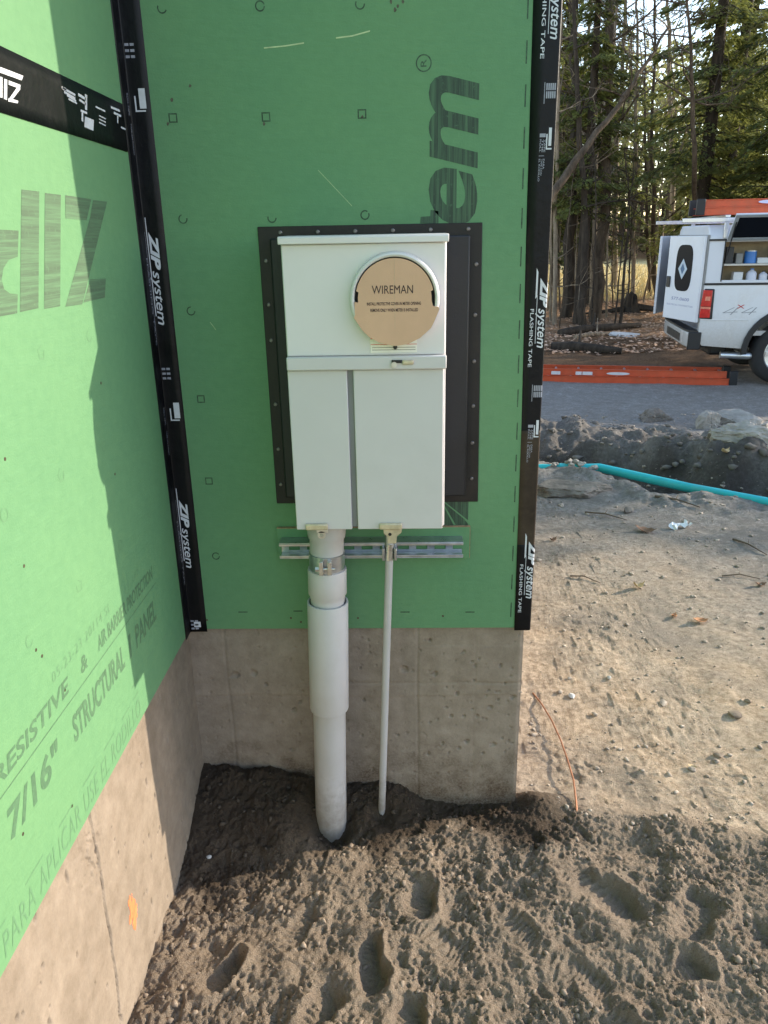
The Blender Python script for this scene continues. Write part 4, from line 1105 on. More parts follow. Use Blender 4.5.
truck = thing('work_truck', 'white pickup work truck with utility cap, rear doors and side hatch open', 'truck', (TP[0], TP[1], TZ), TYAW)
W = 1.92; XR = -.80
def arc_pts(cx, cz, r, a0, a1, n): return [(cx + r * math.cos(a0 + (a1 - a0) * i / n), cz + r * math.sin(a0 + (a1 - a0) * i / n)) for i in range(n + 1)]
WX, WR, WX2 = .28, .39, 3.95
# bed side profile with wheel opening
side = [(XR, 1.245), (XR, .56), (XR + .06, .50), (-.19, .46)] + arc_pts(WX, .43, .50, R(176), R(4), 14) + [(WX + .52, .46), (1.22, .46), (1.22, 1.245)]
bed = MB()
bed.prism(side, 'y', 0, .07).prism(side, 'y', W - .07, W)
bed.box(XR, 1.22, .07, W - .07, .62, .68).box(1.15, 1.22, .07, W - .07, .68, 1.245)
bed.build('bed', m_white, truck, .012)
MB().prism([(p[0], p[1]) for p in [(XR + .05, .815), (-.22, .815), (-.22, .825), (XR + .05, .825)]], 'y', -.006, .001).build('body_crease', m_white, truck, .002)
for sy, nm in ((-.03, 'near'), (W + .0, 'far')):
    o = MB().prism(arc_pts(WX, .43, .545, R(184), R(-4), 18) + arc_pts(WX, .43, .475, R(-4), R(184), 18), 'y', sy, sy + .03).build('wheel_arch', m_trim, truck, .006)
MB().box(XR + .02, 1.2, -.008, .075, 1.246, 1.268).box(XR + .02, 1.2, W - .075, W + .008, 1.246, 1.268).box(XR - .01, XR + .02, 0, W, 1.246, 1.266).build('rail_seal', m_trim, truck)
# cab and bonnet, beyond the frame
cab = MB().prism([(1.25, .48), (3.3, .46), (3.38, .46)] + arc_pts(WX2, .43, .48, R(176), R(4), 10) + [(4.85, .50), (4.88, .75), (4.82, 1.05), (4.6, 1.14), (3.35, 1.22), (2.75, 1.80), (1.6, 1.84), (1.30, 1.78), (1.25, 1.25)], 'y', 0, W)
cab.build('cab', m_white, truck, .03)
for y0_, y1_ in ((-.004, .0), (W, W + .004)):
    MB().prism([(1.42, 1.27), (2.10, 1.27), (2.10, 1.72), (1.62, 1.74), (1.45, 1.68)], 'y', y0_, y1_).prism([(2.17, 1.27), (3.15, 1.27), (2.72, 1.70), (2.17, 1.72)], 'y', y0_, y1_).build('cab_window', m_glass, truck)
    MB().box(2.10, 2.115, y0_, y1_, .55, 1.26).box(2.2, 2.36, y0_ - .01, y1_ + .01, 1.12, 1.15).build('door_seam', m_trim, truck)
MB().add([(3.32, .12, 1.245), (3.32, W - .12, 1.245), (2.79, W - .2, 1.765), (2.79, .2, 1.765)], [(0, 1, 2, 3)]).build('windscreen', m_glass, truck)
MB().box(4.80, 5.0, .05, W - .05, .45, .68).build('front_bumper', m_alu, truck, .03)
for y_ in (.12, W - .42): MB().box(4.70, 4.86, y_, y_ + .30, .82, 1.02).build('headlight', m_alu, truck, .02)
# chassis, axle, exhaust
MB().box(XR + .1, 4.6, .45, .57, .42, .56).box(XR + .1, 4.6, W - .57, W - .45, .42, .56).box(WX - .05, WX + .05, .2, W - .2, .36, .46).box(WX - .14, WX + .14, W / 2 - .16, W / 2 + .12, .28, .54).build('chassis', m_trim, truck, .01)
MB().tube([(-.48, .10, .37), (-.12, .10, .36)], .045, 12).tube([(-.12, .10, .36), (1.2, .35, .40)], .04, 10).build('exhaust', m_alu, truck, smooth=True)
MB().box(-.58, -.35, .30, .9, .34, .56).build('spare_carrier', m_trim, truck, .03)
# bumper
bp = MB().prism([(XR - .10, .12), (XR - .12, .35), (XR - .12, W - .35), (XR - .10, W - .12), (XR - .08, W), (XR + .02, W), (XR + .02, 0), (XR - .08, 0)], 'z', .46, .66).build('rear_bumper', m_white, truck, .02)
MB().prism([(XR - .10, .10), (XR - .12, .35), (XR - .12, W - .35), (XR - .10, W - .10), (XR - .0, W - .0), (XR + .0, .0)], 'z', .661, .685).box(XR - .126, XR - .12, .5, W - .5, .50, .60).build('step_pad', m_trim, bp)
MB().box(XR - .12, XR + .04, -.012, .02, .45, .67).build('bumper_corner', m_trim, bp, .01)
# wheels
def wheel(x, y, near):
    wh = bpy.data.objects.new('wheel', None); link(wh); wh.parent = truck; wh.location = (x, y, WR)
    s_ = -1 if near else 1
    MB().lathe([(.25, -.12), (.34, -.125), (.375, -.10), (.39, -.06), (.39, .06), (.375, .10), (.34, .125), (.25, .12), (.25, -.12)], (0, 0, 0), (0, 1, 0), 36).build('tyre', m_rub, wh, smooth=True)
    r_ = MB().lathe([(.25, -.10), (.235, -.105), (.225, -.07), (.10, -.045), (.06, -.055), (.0, -.06)], (0, 0, 0), (0, -s_ * -1, 0) if False else (0, 1, 0), 30)
    for k in range(6):
        a_ = k * PI / 3; r_.bar((.05 * math.cos(a_), -.06, .05 * math.sin(a_)), (.225 * math.cos(a_), -.085, .225 * math.sin(a_)), .05, .02, (0, 1, 0))
    o_ = r_.build('rim', m_alu, wh, smooth=True)
    if not near: o_.rotation_euler = (0, 0, PI)
    return wh
for x_ in (WX, WX2):
    wheel(x_, .15, True); wheel(x_, W - .15, False)
# tail lights
for y_ in (-.012, W - .16):
    tl_ = MB().prism([(-.80, .84), (-.655, .83), (-.665, 1.20), (-.785, 1.205)], 'y', y_, y_ + .17).build('tail_light', m_trim, truck, .01)
    if y_ < 0: tl_['label'] = 'red tail light on the near rear corner'
    yy = y_ - .008 if y_ < 0 else y_ + .17
    MB().prism([(-.815, .99), (-.69, .985), (-.69, 1.185), (-.80, 1.19)], 'y', yy, yy + .02).prism([(-.815, .85), (-.69, .85), (-.69, .955), (-.815, .965)], 'y', yy, yy + .02).build('lens', m_red, tl_, .006)
    MB().prism([(-.812, .963), (-.692, .957), (-.692, .982), (-.812, .988)], 'y', yy + .002, yy + .02).prism([(-.77, 1.06), (-.71, 1.06), (-.71, 1.11), (-.77, 1.11)], 'y', yy - .002, yy + .018).build('lens_band', m_redp, tl_)
# 4x4 emblem: grey strokes with a red cross
P = Print(lambda a, c: (a, -.0012, c))
for x0_ in (-.53, -.31):
    P.poly([(x0_, .905), (x0_ + .17, .917), (x0_ + .168, .925), (x0_, .912)]); P.poly([(x0_, .906), (x0_ + .13, .975), (x0_ + .12, .977), (x0_ - .012, .910)]); P.poly([(x0_ + .08, .885), (x0_ + .095, .885), (x0_ + .175, .975), (x0_ + .16, .975)])
P.build('emblem', mat('emblem_grey', (.26, .27, .29), .5), truck)
P = Print(lambda a, c: (a, -.0016, c))
P.poly([(-.375, .962), (-.358, .962), (-.285, 1.008), (-.303, 1.008)]); P.poly([(-.375, 1.008), (-.358, 1.008), (-.285, .962), (-.303, .962)])
P.build('emblem', mat('emblem_red', (.5, .02, .02), .5), truck)
# the cap: frame with an open side
MB().box(XR + .01, -.60, .005, .035, 1.27, 1.775).box(.95, 1.2, .005, .035, 1.27, 1.775).box(-.60, .95, .006, .034, 1.27, 1.305).box(-.60, .95, .006, .034, 1.755, 1.775).build('cap_side', m_cap, truck, .004)
MB().box(XR + .01, 1.2, W - .035, W - .005, 1.27, 1.775).box(1.16, 1.198, .036, W - .036, 1.27, 1.775).build('cap_side', m_cap, truck, .004)
MB().prism([(.0, 1.777), (.0, 1.80), (.05, 1.90), (.16, 1.955), (W - .16, 1.955), (W - .05, 1.90), (W, 1.80), (W, 1.777)], 'x', XR + .0, 1.21).build('cap_roof', m_cap, truck, .015)
MB().box(XR + .0, 1.2, -.006, .004, 1.768, 1.790).box(-.612, -.600, -.002, .03, 1.29, 1.765).build('drip_edge', m_trim, truck)
MB().box(XR - .02, XR + .01, .0, .045, .79, 1.84).box(XR - .02, XR + .01, W - .045, W, .79, 1.84).box(XR - .02, XR + .01, .046, W - .046, 1.785, 1.84).build('rear_frame', mat('seal_grey', (.26, .26, .25), .6), truck, .004)
# open lid with dark underside
lid = thing('x', None, None); bpy.data.objects.remove(lid)
h0 = Vector((0, -.02, 1.775)); up = Vector((0, -.30, .285))
nrm = Vector((0, -.285, -.30)).normalized()
L_ = MB()
def lidp(x, t, k): q_ = h0 + up * t + nrm * k; return (x, q_.y, q_.z)
def lid_slab(mb_, x0, x1, t0_, t1_, k0, k1):
    vs_ = [lidp(x, t, k) for k in (k0, k1) for (x, t) in ((x0, t0_), (x1, t0_), (x1, t1_), (x0, t1_))]
    return mb_.add(vs_, [(0, 3, 2, 1), (4, 5, 6, 7), (0, 1, 5, 4), (1, 2, 6, 5), (2, 3, 7, 6), (3, 0, 4, 7)])
lid_slab(L_, -.60, .95, 0, 1, -.02, 0)
lo = L_.build('side_hatch', m_cap, truck, .004); lo['label'] = 'side hatch propped open above the shelves'
lid_slab(MB(), -.555, .905, .10, .90, .0005, .003).build('hatch_pane', m_glass, lo)
lid_slab(lid_slab(lid_slab(lid_slab(MB(), -.60, -.557, 0, 1, .001, .012), .907, .95, 0, 1, .001, .012), -.556, .906, 0, .09, .001, .012), -.556, .906, .91, 1, .001, .012).build('hatch_frame', mat('hatch_grey', (.33, .36, .38), .5), lo)
MB().bar((-.57, .01, 1.60), lidp(-.57, .75, .01), .012, .012).build('gas_strut', m_trim, lo)
# lining with shelf
MB().box(-.60, .95, .44, .455, 1.27, 1.77).box(-.599, -.59, .036, .439, 1.27, 1.75).build('lining', m_beige, truck)
MB().box(-.585, .949, .03, .438, 1.475, 1.495).box(-.585, .949, .036, .438, 1.27, 1.285).build('shelf', mat('shelf_pale', (.62, .58, .50), .7, 0, .1), truck)
# rear doors
def rear_door(hy_, phi, sgn):
    d_ = bpy.data.objects.new('rear_door', None); link(d_); d_.parent = truck; d_.location = (XR - .022, hy_, 0); d_.rotation_euler = (0, 0, phi)
    wd = .80
    # built in its own frame: width along +y*sgn, outer face at -x
    def yy(a, c): return (min(a * sgn, c * sgn), max(a * sgn, c * sgn))
    y0_, y1_ = yy(.0, wd)
    MB().box(-.035, 0, y0_, y1_, .79, 1.83).build('door_panel', m_cap, d_, .006)
    if sgn < 0:
        for z0_, z1_ in ((.84, 1.13), (1.17, 1.62), (1.66, 1.78)):
            y0_, y1_ = yy(.12, wd - .05)
            MB().box(-.038, -.0355, y0_, y1_, z0_, z1_).build('door_pane', m_glass, d_)
        return d_
    oval = []
    cy_ = wd * .5 * sgn
    for k in range(32):
        a_ = 2 * PI * k / 32; oval.append((cy_ + .19 * abs(math.cos(a_)) ** .5 * (1 if math.cos(a_) > 0 else -1), 1.44 + .285 * abs(math.sin(a_)) ** .55 * (1 if math.sin(a_) > 0 else -1)))
    MB().prism(oval, 'x', -.040, -.0355).build('door_window', m_glass, d_)
    MB().prism([(cy_ + .015 * sgn, 1.555), (cy_ + .12 * sgn, 1.43), (cy_ + .015 * sgn, 1.30), (cy_ - .09 * sgn, 1.43)], 'x', -.0425, -.0405).build('diamond_sticker', mat('sticker', (.42, .50, .56), .5), d_)
    MB().prism([(cy_ + .015 * sgn, 1.50), (cy_ + .065 * sgn, 1.43), (cy_ + .015 * sgn, 1.36), (cy_ - .035 * sgn, 1.43)], 'x', -.0432, -.0427).build('diamond_sticker', mat('sticker_blue', (.05, .12, .22), .5), d_)
    y0_, y1_ = yy(wd - .115, wd - .03)
    MB().box(-.052, -.0352, y0_, y1_, 1.19, 1.33).build('handle', m_trim, d_, .008)
    P_ = Print(lambda a, c: (-.0356, -a if sgn > 0 else a, c))
    P_.text('577-0600', -wd * .78, -wd * .25, 1.035, 1.075, .1, .01); P_.text('ELECTRICAL CONTRACTORS', -wd * .90, -wd * .12, .965, .985)
    P_.build('lettering', mat('door_print', (.20, .22, .36), .6), d_)
    return d_
m_seam = m_trim
dn_ = rear_door(.0, R(0), 1); dn_['label'] = 'near rear door with oval window and phone number, swung open'
df_ = rear_door(W, R(0), -1); df_['label'] = 'far rear door seen edge on'
dn_.rotation_euler = (0, 0, R(20)); df_.rotation_euler = (0, 0, R(-24))
# roof rack
rk = MB()
for x_ in (-.62, 1.0): rk.box(x_ - .03, x_ + .03, -.02, W + .02, 2.035, 2.065)
for y_ in (-.02, W - .02):
    rk.box(-1.14, 1.15, y_, y_ + .045, 1.985, 2.034)
    for x_ in (-.62, 1.0): rk.box(x_ - .025, x_ + .025, y_ + .005, y_ + .04, 1.80, 1.984)
rk.build('roof_rack', m_alu, truck, .004)

def ladder(name, label, loc, rz, x0, x1, w_, sections, parent_rungs=True, flat=True):
    l_ = thing(name, label, 'ladder', loc, rz)
    hrail = .085
    for s in range(sections):
        z0 = s * (hrail + .004); ins = .035 * s
        for k, y_ in enumerate((ins, w_ - ins - .03)):
            mb_ = MB().box(x0 + .06 * s, x1 - .08 * s, y_, y_ + .005, z0, z0 + hrail)
            fl = (y_ + .0051, y_ + .030) if k == 0 else (y_ - .025, y_ - .0001)
            mb_.box(x0 + .06 * s, x1 - .08 * s, fl[0], fl[1], z0, z0 + .006).box(x0 + .06 * s, x1 - .08 * s, fl[0], fl[1], z0 + hrail - .006, z0 + hrail)
            if k == 0: mb_.box(x0 + .06 * s, x1 - .08 * s, y_ - .012, y_ - .0001, z0, z0 + .008).box(x0 + .06 * s, x1 - .08 * s, y_ - .012, y_ - .0001, z0 + hrail - .008, z0 + hrail)
            mb_.build('rail', m_orange_l, l_)
        x = x0 + .2; rung = None
        while x < x1 - .15:
            if rung is None:
                rung = MB().tube([(0, ins + .006, z0 + .045), (0, w_ - ins - .031, z0 + .045)], .016, 8).build('rung', m_alu, l_); o_ = rung
            else: o_ = rung.copy(); link(o_)
            o_.location = (x + .1 * s, 0, 0); x += .305
    for x_ in (x0, x1):
        for y_ in (0, w_ - .03):
            MB().box(x_ - .05, x_ + .05, y_ - .016, y_ + .036, -.004, hrail * sections + .012).build('foot', m_trim, l_, .008)
    return l_
rl = ladder('roof_ladder', 'orange fibreglass extension ladder strapped to the roof rack of the truck', (0, 0, 0), TYAW, -.93, 4.2, .46, 2)
M_t = Matrix.Translation((TP[0], TP[1], TZ)) @ Matrix.Rotation(TYAW, 4, 'Z')
rl.location = M_t @ Vector((0, .06, 2.07))
P = Print(lambda a, c: (a, -.0135, c)); P.poly([(-.12 + .16 * math.cos(k * PI / 8), .135 + .022 * math.sin(k * PI / 8)) for k in range(16)]); P.build('sticker', mat('ladder_sticker', (.55, .55, .75), .5), rl)
g0 = hitZ(733, 381.5, -.30); g1 = hitZ(545, 378, -.30)
gl_yaw = math.atan2(g0[1] - g1[1], g0[0] - g1[0]); Lg = math.hypot(g0[0] - g1[0], g0[1] - g1[1])
zl = max(gz(g1[0] + (g0[0] - g1[0]) * t, g1[1] + (g0[1] - g1[1]) * t) for t in (0, .25, .5, .75, 1))
gl = ladder('ground_ladder', 'orange fibreglass extension ladder lying on the gravel in front of the truck', (g1[0], g1[1], zl - .01), gl_yaw, -2.6, Lg, .46, 2)
P = Print(lambda a, c: (a, -.0135, c)); P.rect(.08, .20, .105, .15); P.rect(.40, .48, .105, .15); P.rect(.49, .62, .105, .15); P.poly([(.95 + .15 * math.cos(k * PI / 8), .13 + .02 * math.sin(k * PI / 8)) for k in range(16)]); P.build('sticker', mat('ladder_label', (.62, .60, .62), .5), gl)
# supplies on the truck's shelves (each its own thing)
def supply(name, label, cat, x, z, kind, m, w_=.06, h_=.12, y=.22, extra=None):
    p_ = M_t @ Vector((x, y, z))
    if kind == 'can':
        o_ = thing(name, label, cat, p_, TYAW)
        MB().lathe([(0, 0), (w_, 0), (w_, h_ * .94), (w_ * .96, h_ * .95)], (0, 0, 0), (0, 0, 1), 20).build('can_body', m, o_, smooth=True)
        MB().lathe([(w_ * 1.03, h_ * .94), (w_ * 1.03, h_), (w_ * .9, h_), (w_ * .88, h_ * .97), (0, h_ * .97)], (0, 0, 0), (0, 0, 1), 20).build('lid', extra or m_alu, o_, smooth=True)
    elif kind == 'jug':
        o_ = thing(name, label, cat, p_, TYAW)
        MB().lathe([(0, 0), (w_, 0), (w_ * 1.02, h_ * .62), (w_ * .7, h_ * .78), (w_ * .34, h_ * .86), (w_ * .34, h_ * .93)], (0, 0, 0), (0, 0, 1), 16).build('jug_body', m, o_, smooth=True)
        MB().lathe([(w_ * .40, h_ * .90), (w_ * .40, h_), (0, h_)], (0, 0, 0), (0, 0, 1), 12).build('cap', extra or m_trim, o_)
    else:
        o_ = thing(name, label, cat, p_, TYAW)
        MB().box(-w_, w_, -.06, .06, 0, h_ * .97).build('carton', m, o_, .004)
        MB().box(-w_ * .99, -.002, -.0595, .0595, h_ * .972, h_).box(.002, w_ * .99, -.0595, .0595, h_ * .972, h_ * .995).build('flap', m, o_)
    return o_
m_blue = mat('can_blue', (.05, .20, .55), .4, 0, .1); m_wh = mat('carton_white', (.65, .66, .66), .6, 0, .05); m_dk = mat('case_dark', (.03, .032, .035), .5, 0, .2); m_lb = mat('jug_white', (.60, .62, .70), .4, 0, .05); m_gr = mat('carton_grey', (.25, .25, .24), .7, 0, .1)
supply('paint_can', 'blue can standing on the upper shelf in the truck', 'can', -.24, 1.496, 'can', m_blue, .07, .15)
supply('carton', 'small white carton right of the blue can', 'box', -.10, 1.496, 'box', m_wh, .065, .065)
supply('tool_case', 'dark case at the left end of the upper shelf', 'case', -.50, 1.496, 'box', m_dk, .045, .20)
supply('carton', 'grey carton between dark case and blue can', 'box', -.38, 1.496, 'box', m_gr, .04, .12)
supply('tool_case', 'large dark case at the right of the upper shelf', 'case', .13, 1.496, 'box', m_dk, .13, .19)
supply('carton', 'white carton at the left of the lower shelf', 'box', -.39, 1.286, 'box', m_wh, .055, .11, .14)
supply('plastic_jug', 'white jug with blue cap on the lower shelf', 'jug', -.22, 1.286, 'jug', m_lb, .06, .15, .14, m_blue)
supply('plastic_jug', 'white jug with black cap beside the dark case below', 'jug', -.08, 1.286, 'jug', m_lb, .05, .12, .14)
supply('tool_case', 'black case in the middle of the lower shelf', 'case', .06, 1.286, 'box', m_dk, .07, .13, .16)
supply('carton', 'white carton at the right of the lower shelf', 'box', .21, 1.286, 'box', m_wh, .05, .09, .14)

# ------------------------------------------------------------------ woods
def bark(name, c1_, c2_):
    m, nt, b = new_mat(name); b.inputs['Roughness'].default_value = .9; b.inputs['Specular IOR Level'].default_value = .2
    tc = N(nt, 'TexCoord'); mp = N(nt, 'Mapping'); mp.inputs['Scale'].default_value = (14, 14, 3); nt.links.new(tc.outputs['Object'], mp.inputs[0])
    n_ = noise(nt, 1.0, 6, .7, mp.outputs[0])
    nt.links.new(ramp(nt, n_.outputs[0], [(.32, c1_), (.68, c2_)]).outputs[0], b.inputs['Base Color']); bump(nt, b, n_.outputs[0], .02); return m
m_bark_d = bark('bark_dark', (.022, .018, .014), (.07, .055, .042)); m_bark_g = bark('bark_grey', (.035, .026, .018), (.135, .102, .072)); m_bark_p = bark('bark_pale', (.10, .078, .055), (.34, .275, .20))
def foliage(name, a_, b_, tr=.25):
    m, nt, b = new_mat(name); b.inputs['Roughness'].default_value = .6; b.inputs['Specular IOR Level'].default_value = .25
    oi = N(nt, 'ObjectInfo'); n_ = noise(nt, 1.3, 3); n2_ = noise(nt, 4.5, 3, .8)
    mm = N(nt, 'Math', operation='MULTIPLY_ADD'); nt.links.new(n2_.outputs[0], mm.inputs[0]); mm.inputs[1].default_value = 1.3; nt.links.new(n_.outputs[0], mm.inputs[2])
    m2 = N(nt, 'Math', operation='MULTIPLY_ADD'); nt.links.new(oi.outputs['Random'], m2.inputs[0]); m2.inputs[1].default_value = .25; nt.links.new(mm.outputs[0], m2.inputs[2])
    m3 = N(nt, 'Math', operation='MULTIPLY'); nt.links.new(m2.outputs[0], m3.inputs[0]); m3.inputs[1].default_value = .68
    c = ramp(nt, m3.outputs[0], [(.78, a_), (1.0, b_)]).outputs[0]
    nt.links.new(c, b.inputs['Base Color'])
    t_ = N(nt, 'BsdfTranslucent'); nt.links.new(mix(nt, .55, c, (.34, .36, .09)), t_.inputs[0])
    ms = N(nt, 'MixShader'); ms.inputs[0].default_value = tr; nt.links.new(b.outputs[0], ms.inputs[1]); nt.links.new(t_.outputs[0], ms.inputs[2])
    nt.links.new(ms.outputs[0], nt.nodes['Material Output'].inputs[0]); return m
m_needle = foliage('needles', (.014, .030, .013), (.22, .25, .085), .42)  # bright end of the colour noise paints in sunlit speckles
m_needle_y = foliage('needles_yellow', (.09, .115, .04), (.26, .26, .09), .4)
m_far = foliage('far_leaves', (.15, .16, .06), (.42, .38, .19), .4)

def conifer_parts(seed, H, Rm, zmin, nb, per, leaf=.085, droop=.35, dens=1.0):
    """branches (tubes) and flat drooping needle sprays built from many small blades"""
    r = np.random.RandomState(seed); wood = MB(); Q = []
    wood.tube([(0, 0, -.3), (.03, .02, H * .35), (-.02, .03, H * .7), (0, 0, H)], [H * .014 + .03, H * .011 + .02, H * .007 + .01, .012], 9)
    for i in range(nb):
        t = (i + r.rand()) / nb; z0 = zmin + (H - zmin) * t ** 1.05
        L = Rm * (1 - .93 * t) * r.uniform(.55, 1.12) * (1 if r.rand() > .12 else .4) + .15
        if t < .12: L *= .75
        az = r.rand() * 2 * PI; d = np.array([math.cos(az), math.sin(az), 0]); sdv = np.array([-d[1], d[0], 0])
        rise = r.uniform(-.15, .35); dr = droop * r.uniform(.6, 1.4)
        def P_(s): return np.array([0, 0, z0]) + d * L * s + np.array([0, 0, L * (rise * s - dr * s * s)])
        if L > .5:
            wood.tube([P_(0), P_(.35), P_(.7), P_(.97)], [.012 + .010 * L, .012 + .006 * L, .010, .005], 4, False)
        n = int(per * L * dens)
        s = r.rand(n) ** .75; lat = (r.rand(n) * 2 - 1) * (.42 * L) * np.sin(np.clip(s * 1.05 + .10, 0, 1) * PI * .86 + .15) ** 1.0
        base = np.array([0, 0, z0])[None] + d[None] * (L * s)[:, None] + sdv[None] * lat[:, None]
        base[:, 2] += L * (rise * s - dr * s * s) - np.abs(lat) * .30 + r.normal(0, .035, n)
        ln = leaf * (.6 + .9 * r.rand(n)); wd = ln * .30
        ang = r.normal(0, .55, n) + np.sign(lat) * .7
        fx = d[None] * np.cos(ang)[:, None] + sdv[None] * np.sin(ang)[:, None]; fx[:, 2] -= .25 + .35 * r.rand(n)
        sx_ = -d[None] * np.sin(ang)[:, None] + sdv[None] * np.cos(ang)[:, None]; sx_[:, 2] += r.normal(0, .45, n)
        a = base + fx * ln[:, None] * .5; b_ = base - fx * ln[:, None] * .5; c = sx_ * wd[:, None]
        Q.append(np.stack([b_ - c * .35, b_ + c * .35 + fx * ln[:, None] * .1, a + c * .3, a - c * .5 - fx * ln[:, None] * .2], 1))
    V = np.concatenate(Q).reshape(-1, 3); F = np.arange(len(V)).reshape(-1, 4)
    return wood, V, F
VAR = []
for (seed, H, Rm, zmin, nb, per, lf) in ((1, 12, 2.6, 1.9, 105, 175, .12), (2, 10, 2.2, 1.7, 95, 175, .11), (3, 13, 2.9, 2.0, 110, 165, .13), (4, 5.2, 1.5, .35, 70, 260, .09), (5, 12, 1.9, 3.3, 95, 190, .12)):
    VAR.append(conifer_parts(seed, H, Rm, zmin, nb, per, lf))
VMESH = {}
def conifer(var, x, y, rz, label, sc=1.0, group='dark evergreens at the edge of the woods', yel=False):
    t_ = thing('evergreen_tree', label, 'tree', (x, y, gz(x, y)), rz, group)
    t_.scale = (sc, sc, sc)
    key = (var, yel)
    if key not in VMESH:
        wd, V, F = VAR[var]
        a = wd.build('trunk', m_bark_d, t_, smooth=True, fix=False); b = mesh_np('crown', V, F, m_needle_y if yel else m_needle, t_)
        VMESH[key] = (a.data, b.data)
    else:
        for nm, d_ in zip(('trunk', 'crown'), VMESH[key]):
            o_ = bpy.data.objects.new(nm, d_); link(o_); o_.parent = t_
    return t_
conifer(0, 7.9, 18.6, .3, 'dense dark hemlock directly left of the truck, low boughs over the bright field')
conifer(2, 10.4, 18.4, 1.9, 'tall dark evergreen rising behind the truck ladder at the right edge')
conifer(1, 9.1, 16.6, 4.1, 'dark evergreen right behind the open rear doors of the truck')
conifer(1, 5.9, 21.0, 2.2, 'narrow evergreen behind the pair of thick trunks')
conifer(1, 3.9, 21.5, 3.6, 'evergreen just beside the house corner, trunks in front of it')
conifer(2, 10.2, 23.0, 1.2, 'yellow-green evergreen deeper in the woods in the middle', yel=True)
conifer(0, 11.8, 26.5, .2, 'tall yellow-green evergreen standing deep behind the truck', yel=True)
conifer(4, 5.6, 34, 3.3, 'pale evergreen far behind the leaning trunk', yel=True)
conifer(2, 5.0, 24.5, 1.1, 'dark evergreen deep behind the thick grey trunk')
conifer(0, 5.9, 26.5, 4.4, 'broad dark evergreen deep behind the slim dark trunk')
conifer(1, 3.3, 18.6, 5.6, 'evergreen right behind the thick dark trunk at the house corner', .9)
conifer(4, 4.5, 15.9, .6, 'slim evergreen just right of the thick dark trunk', .7)
# the row right of the yard that shades truck, ladder and trench
for (u_, t_, v_, s_) in ((2.0, 15.0, 0, .80), (7.3, 16.5, 2, .95), (10.0, 15.0, 0, .8)):
    conifer(v_, .930 * t_ - .3665 * u_, .3665 * t_ + .930 * u_, u_, 'evergreen in the row along the right side of the yard', s_, group='evergreens right of the yard')

# bare trees
def bare_tree(seed, pts, rad, m, nbr, blen, twig=3, name='bare_tree', label='', group=None, lo=.3, up=.5):
    """trunk through the given points with branching limbs and twigs"""
    r = random.Random(seed); pts = [Vector(p) for p in pts]; base = pts[0]
    t_ = thing(name, label, 'tree', base, 0, group)
    loc = [p - base for p in pts]
    # smooth wobble
    fine = []
    for a, b in zip(loc[:-1], loc[1:]):
        for k in range(6): fine.append(a.lerp(b, k / 6) + Vector((r.uniform(-1, 1), r.uniform(-1, 1), 0)) * rad * .45)
    fine.append(loc[-1]); n = len(fine)
    fine = [fine[0] - Vector((0, 0, .3))] + fine
    radii = [rad * (1.15 - .85 * i / n) for i in range(n + 1)]
    MB().tube(fine, radii, 9).build('trunk', m, t_, smooth=True, fix=False)
    cr = MB()
    def grow(p, d, L, rd, lev):
        q = p.copy(); seq = [p.copy()]; dd = d.copy()
        for k in range(4):
            dd = (dd + Vector((r.gauss(0, .22), r.gauss(0, .22), r.gauss(.08, .16)))).normalized(); q = q + dd * L / 4; seq.append(q.copy())
        cr.tube(seq, [rd, rd * .8, rd * .62, rd * .45, rd * .25], 5 if lev < 2 else 3, False)
        if lev < twig:
            for k in range(r.randint(3, 5)):
                i_ = r.randint(1, 4); dv = (dd + Vector((r.gauss(0, .7), r.gauss(0, .7), r.gauss(.15, .5)))).normalized()
                grow(seq[i_], dv, L * r.uniform(.35, .7), max(.0045, rd * .5), lev + 1)
    for k in range(nbr):
        f = lo + (1 - lo) * (k + r.random()) / nbr; i_ = min(n - 1, int(f * n)); az = r.random() * 2 * PI
        grow(fine[i_ + 1], Vector((math.cos(az), math.sin(az), r.uniform(-.1, up))).normalized(), blen * r.uniform(.5, 1.2) * (1.15 - f * .6), radii[i_] * .35 + .006, 1)
    cr.build('limbs', m, t_, fix=False)
    return t_
def P3(px_, py_, y_): return Vector(hitY(px_, py_, y_))
def on_ground(px_, y_):
    p_ = hitY(px_, 310, y_); return Vector((p_[0], y_, gz(p_[0], y_) - .02))
bare_tree(1, [on_ground(568, 16.9), P3(571, 200, 16.9), P3(574, 60, 17.0), P3(580, -60, 17.0)], .135, m_bark_d, 7, 1.6, 2, label='thick dark trunk nearest to the house corner')
bare_tree(2, [on_ground(583, 15.4), P3(585, 230, 15.4), P3(578, 90, 15.5), P3(572, -40, 15.5)], .085, m_bark_d, 6, 1.3, 2, label='slim dark trunk between the two thick ones')
bare_tree(3, [on_ground(597, 16.3), P3(604, 200, 16.3), P3(609, 90, 16.4), P3(613, -60, 16.4)], .13, m_bark_g, 10, 2.0, 3, label='thick grey trunk right of the slim dark one, pale on its lit side')
bare_tree(4, [on_ground(592, 19.5), P3(596, 160, 19.5), P3(612, 60, 19.6), P3(622, -50, 19.6)], .07, m_bark_p, 9, 1.9, 3, label='pale crooked trunk crossing behind the thick grey trunk')
bare_tree(5, [on_ground(632, 20.5), P3(636, 150, 20.5), P3(637, 20, 20.6), P3(638, -60, 20.6)], .055, m_bark_p, 9, 2.2, 3, label='thin straight pale trunk right of the thick grey one')
bare_tree(6, [P3(540, 214, 13.5), P3(585, 148, 13.9), P3(625, 96, 14.3), P3(668, 28, 14.6)], .075, m_bark_g, 5, 1.2, 2, name='leaning_tree', label='grey trunk leaning diagonally across the other trees', lo=.55)
